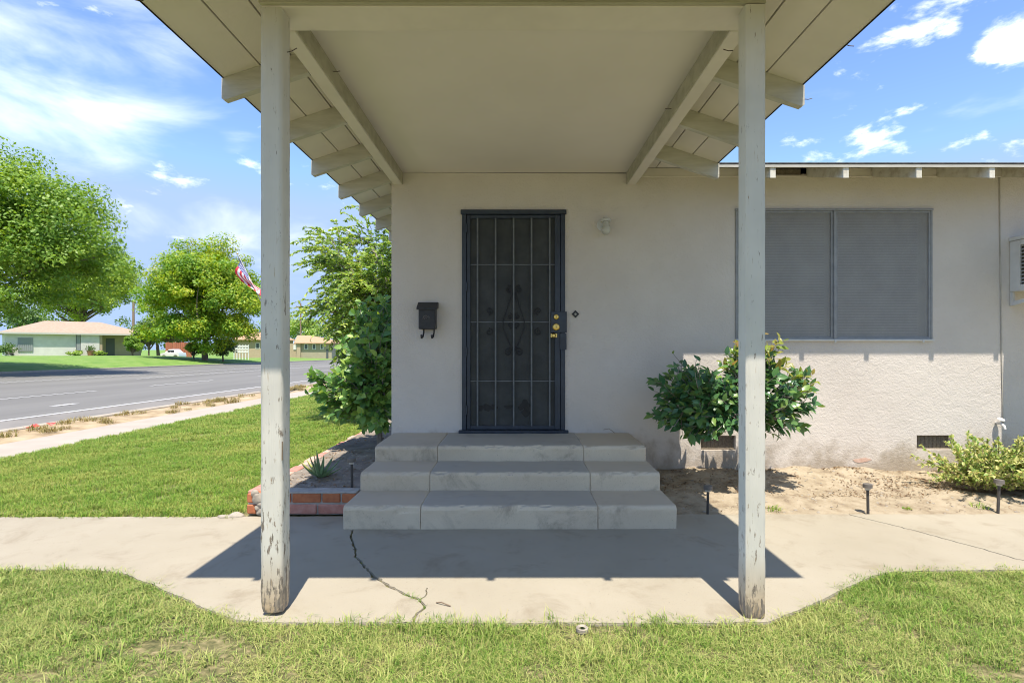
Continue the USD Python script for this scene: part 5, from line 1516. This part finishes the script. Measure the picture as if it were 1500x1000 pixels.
# dry leaves in the beds, weeds in the verge and in the crack
def litter(n, x0, x1, y0, y1, zf, seed, size=(.012, .032), near_wall=0.0):
    r = np.random.default_rng(seed)
    x = r.uniform(x0, x1, n); y = y1 - (y1 - y0) * r.random(n) ** (1.0 + near_wall)
    w = meshkit.fbm(np.stack([x * 3, y * 5, 0 * x], -1), 3, seed)
    k = r.random(n) < np.clip((w - .42) * 5, .05, 1)
    x, y = x[k], y[k]
    P = np.stack([x, y, zf(x, y) + .005], 1)
    n = len(P)
    return leaves(P, r.normal(0, 1, (n, 3)) * [1, 1, .25], r.normal(0, .35, (n, 3)) + [0, 0, 1], L := r.uniform(*size, n), L * r.uniform(.25, .55, n), .15, .1)


solo('leaf_litter', cat_([litter(8500, 1.08, 5.2, 4.25, 4.92, bed_z, 91, near_wall=.9), litter(900, 1.08, 5.2, 3.9, 4.5, bed_z, 92, (.008, .02)), litter(1500, -1.9, -1.22, 3.96, 6.5, planter_z, 93), litter(420, 1.08, 1.6, 3.9, 4.8, bed_z, 95, (.012, .03))]), 'litter_leaf', kind='stuff')
def pebbles(n, x0, x1, y0, y1, zf, seed, rmax):
    r = np.random.default_rng(seed)
    out = []
    for _ in range(n):
        x, y = r.uniform(x0, x1), r.uniform(y0, y1)
        m = trimesh.creation.icosahedron(); m.apply_scale(rmax * r.random() ** 2 + .0025); m.apply_scale([1.2, 1, .7])
        m.vertices = m.vertices + r.normal(0, .0008, m.vertices.shape)
        m.apply_translation([x, y, float(zf(np.array(x), np.array(y)))])
        out.append(m)
    return out


solo('pebbles', cat_(pebbles(420, 1.1, 5.0, 3.88, 4.9, bed_z, 61, .011) + pebbles(160, -1.88, -1.2, 3.97, 5.6, planter_z, 62, .012)), 'rock', kind='stuff')
r_ = np.random.default_rng(63)
tw = []
for _ in range(90):
    x, y = r_.uniform(1.15, 5.0), r_.uniform(3.95, 4.88)
    a, ln = r_.uniform(0, 6.3), r_.uniform(.02, .075)
    z = float(bed_z(np.array(x), np.array(y))) + .004
    tw.append(tube([(x, y, z), (x + ln * .5 * math.cos(a), y + ln * .5 * math.sin(a), z + .004), (x + ln * math.cos(a + .3), y + ln * math.sin(a + .3), z)], .0014, 4))
solo('twig_litter', cat_(tw), 'twig', kind='stuff')
solo('verge_weeds', cat_([(lambda c, s: (c.apply_scale([s, s, s]), c.apply_translation([x, y, slope(y) + .005]))[0])(clump(60, .12, .10, 1.2, 300 + i, .010), float(q)) for i, (x, y, q) in enumerate([(float(a), float(b), float(c)) for a, b, c in np.column_stack([np.random.default_rng(3).uniform(-7.85, -6.85, 150), 6 + 34 * np.random.default_rng(4).random(150) ** 1.6, np.random.default_rng(5).uniform(.5, 1.3, 150)])])]), 'dry_weed', kind='stuff', k=5)
solo('crack_weeds', cat_([(lambda c: (c.apply_translation([x, y, -.012]), c)[1])(clump(18, .012, h, 1.1, 400 + i, .003)) for i, (x, y, h) in enumerate(((-.545, 2.585, .028), (-.52, 2.57, .035), (-.49, 2.553, .03), (-.47, 2.53, .03), (-.50, 2.56, .02), (-.43, 2.46, .025), (-.88, 2.985, .015), (-.93, 3.06, .015)))]), 'grass_side', kind='stuff', k=5)
r = np.random.default_rng(8)
for i, (x, y, s) in enumerate(((1.92, 3.96, .05), (2.95, 4.0, .03), (3.52, 4.02, .06))):
    c = clump(40, s, s * .9, 1.1, 420 + i, .006); c.apply_translation([x, y, bed_z(np.array(x), np.array(y)) + .002])
    solo('weed_tuft', c, 'grass_side', ['small green weed in the sand right of the right porch post', 'tiny weed in the sand between the two right path lights', 'low dry weed beside the leaning path light'][i], 'weed', k=5)
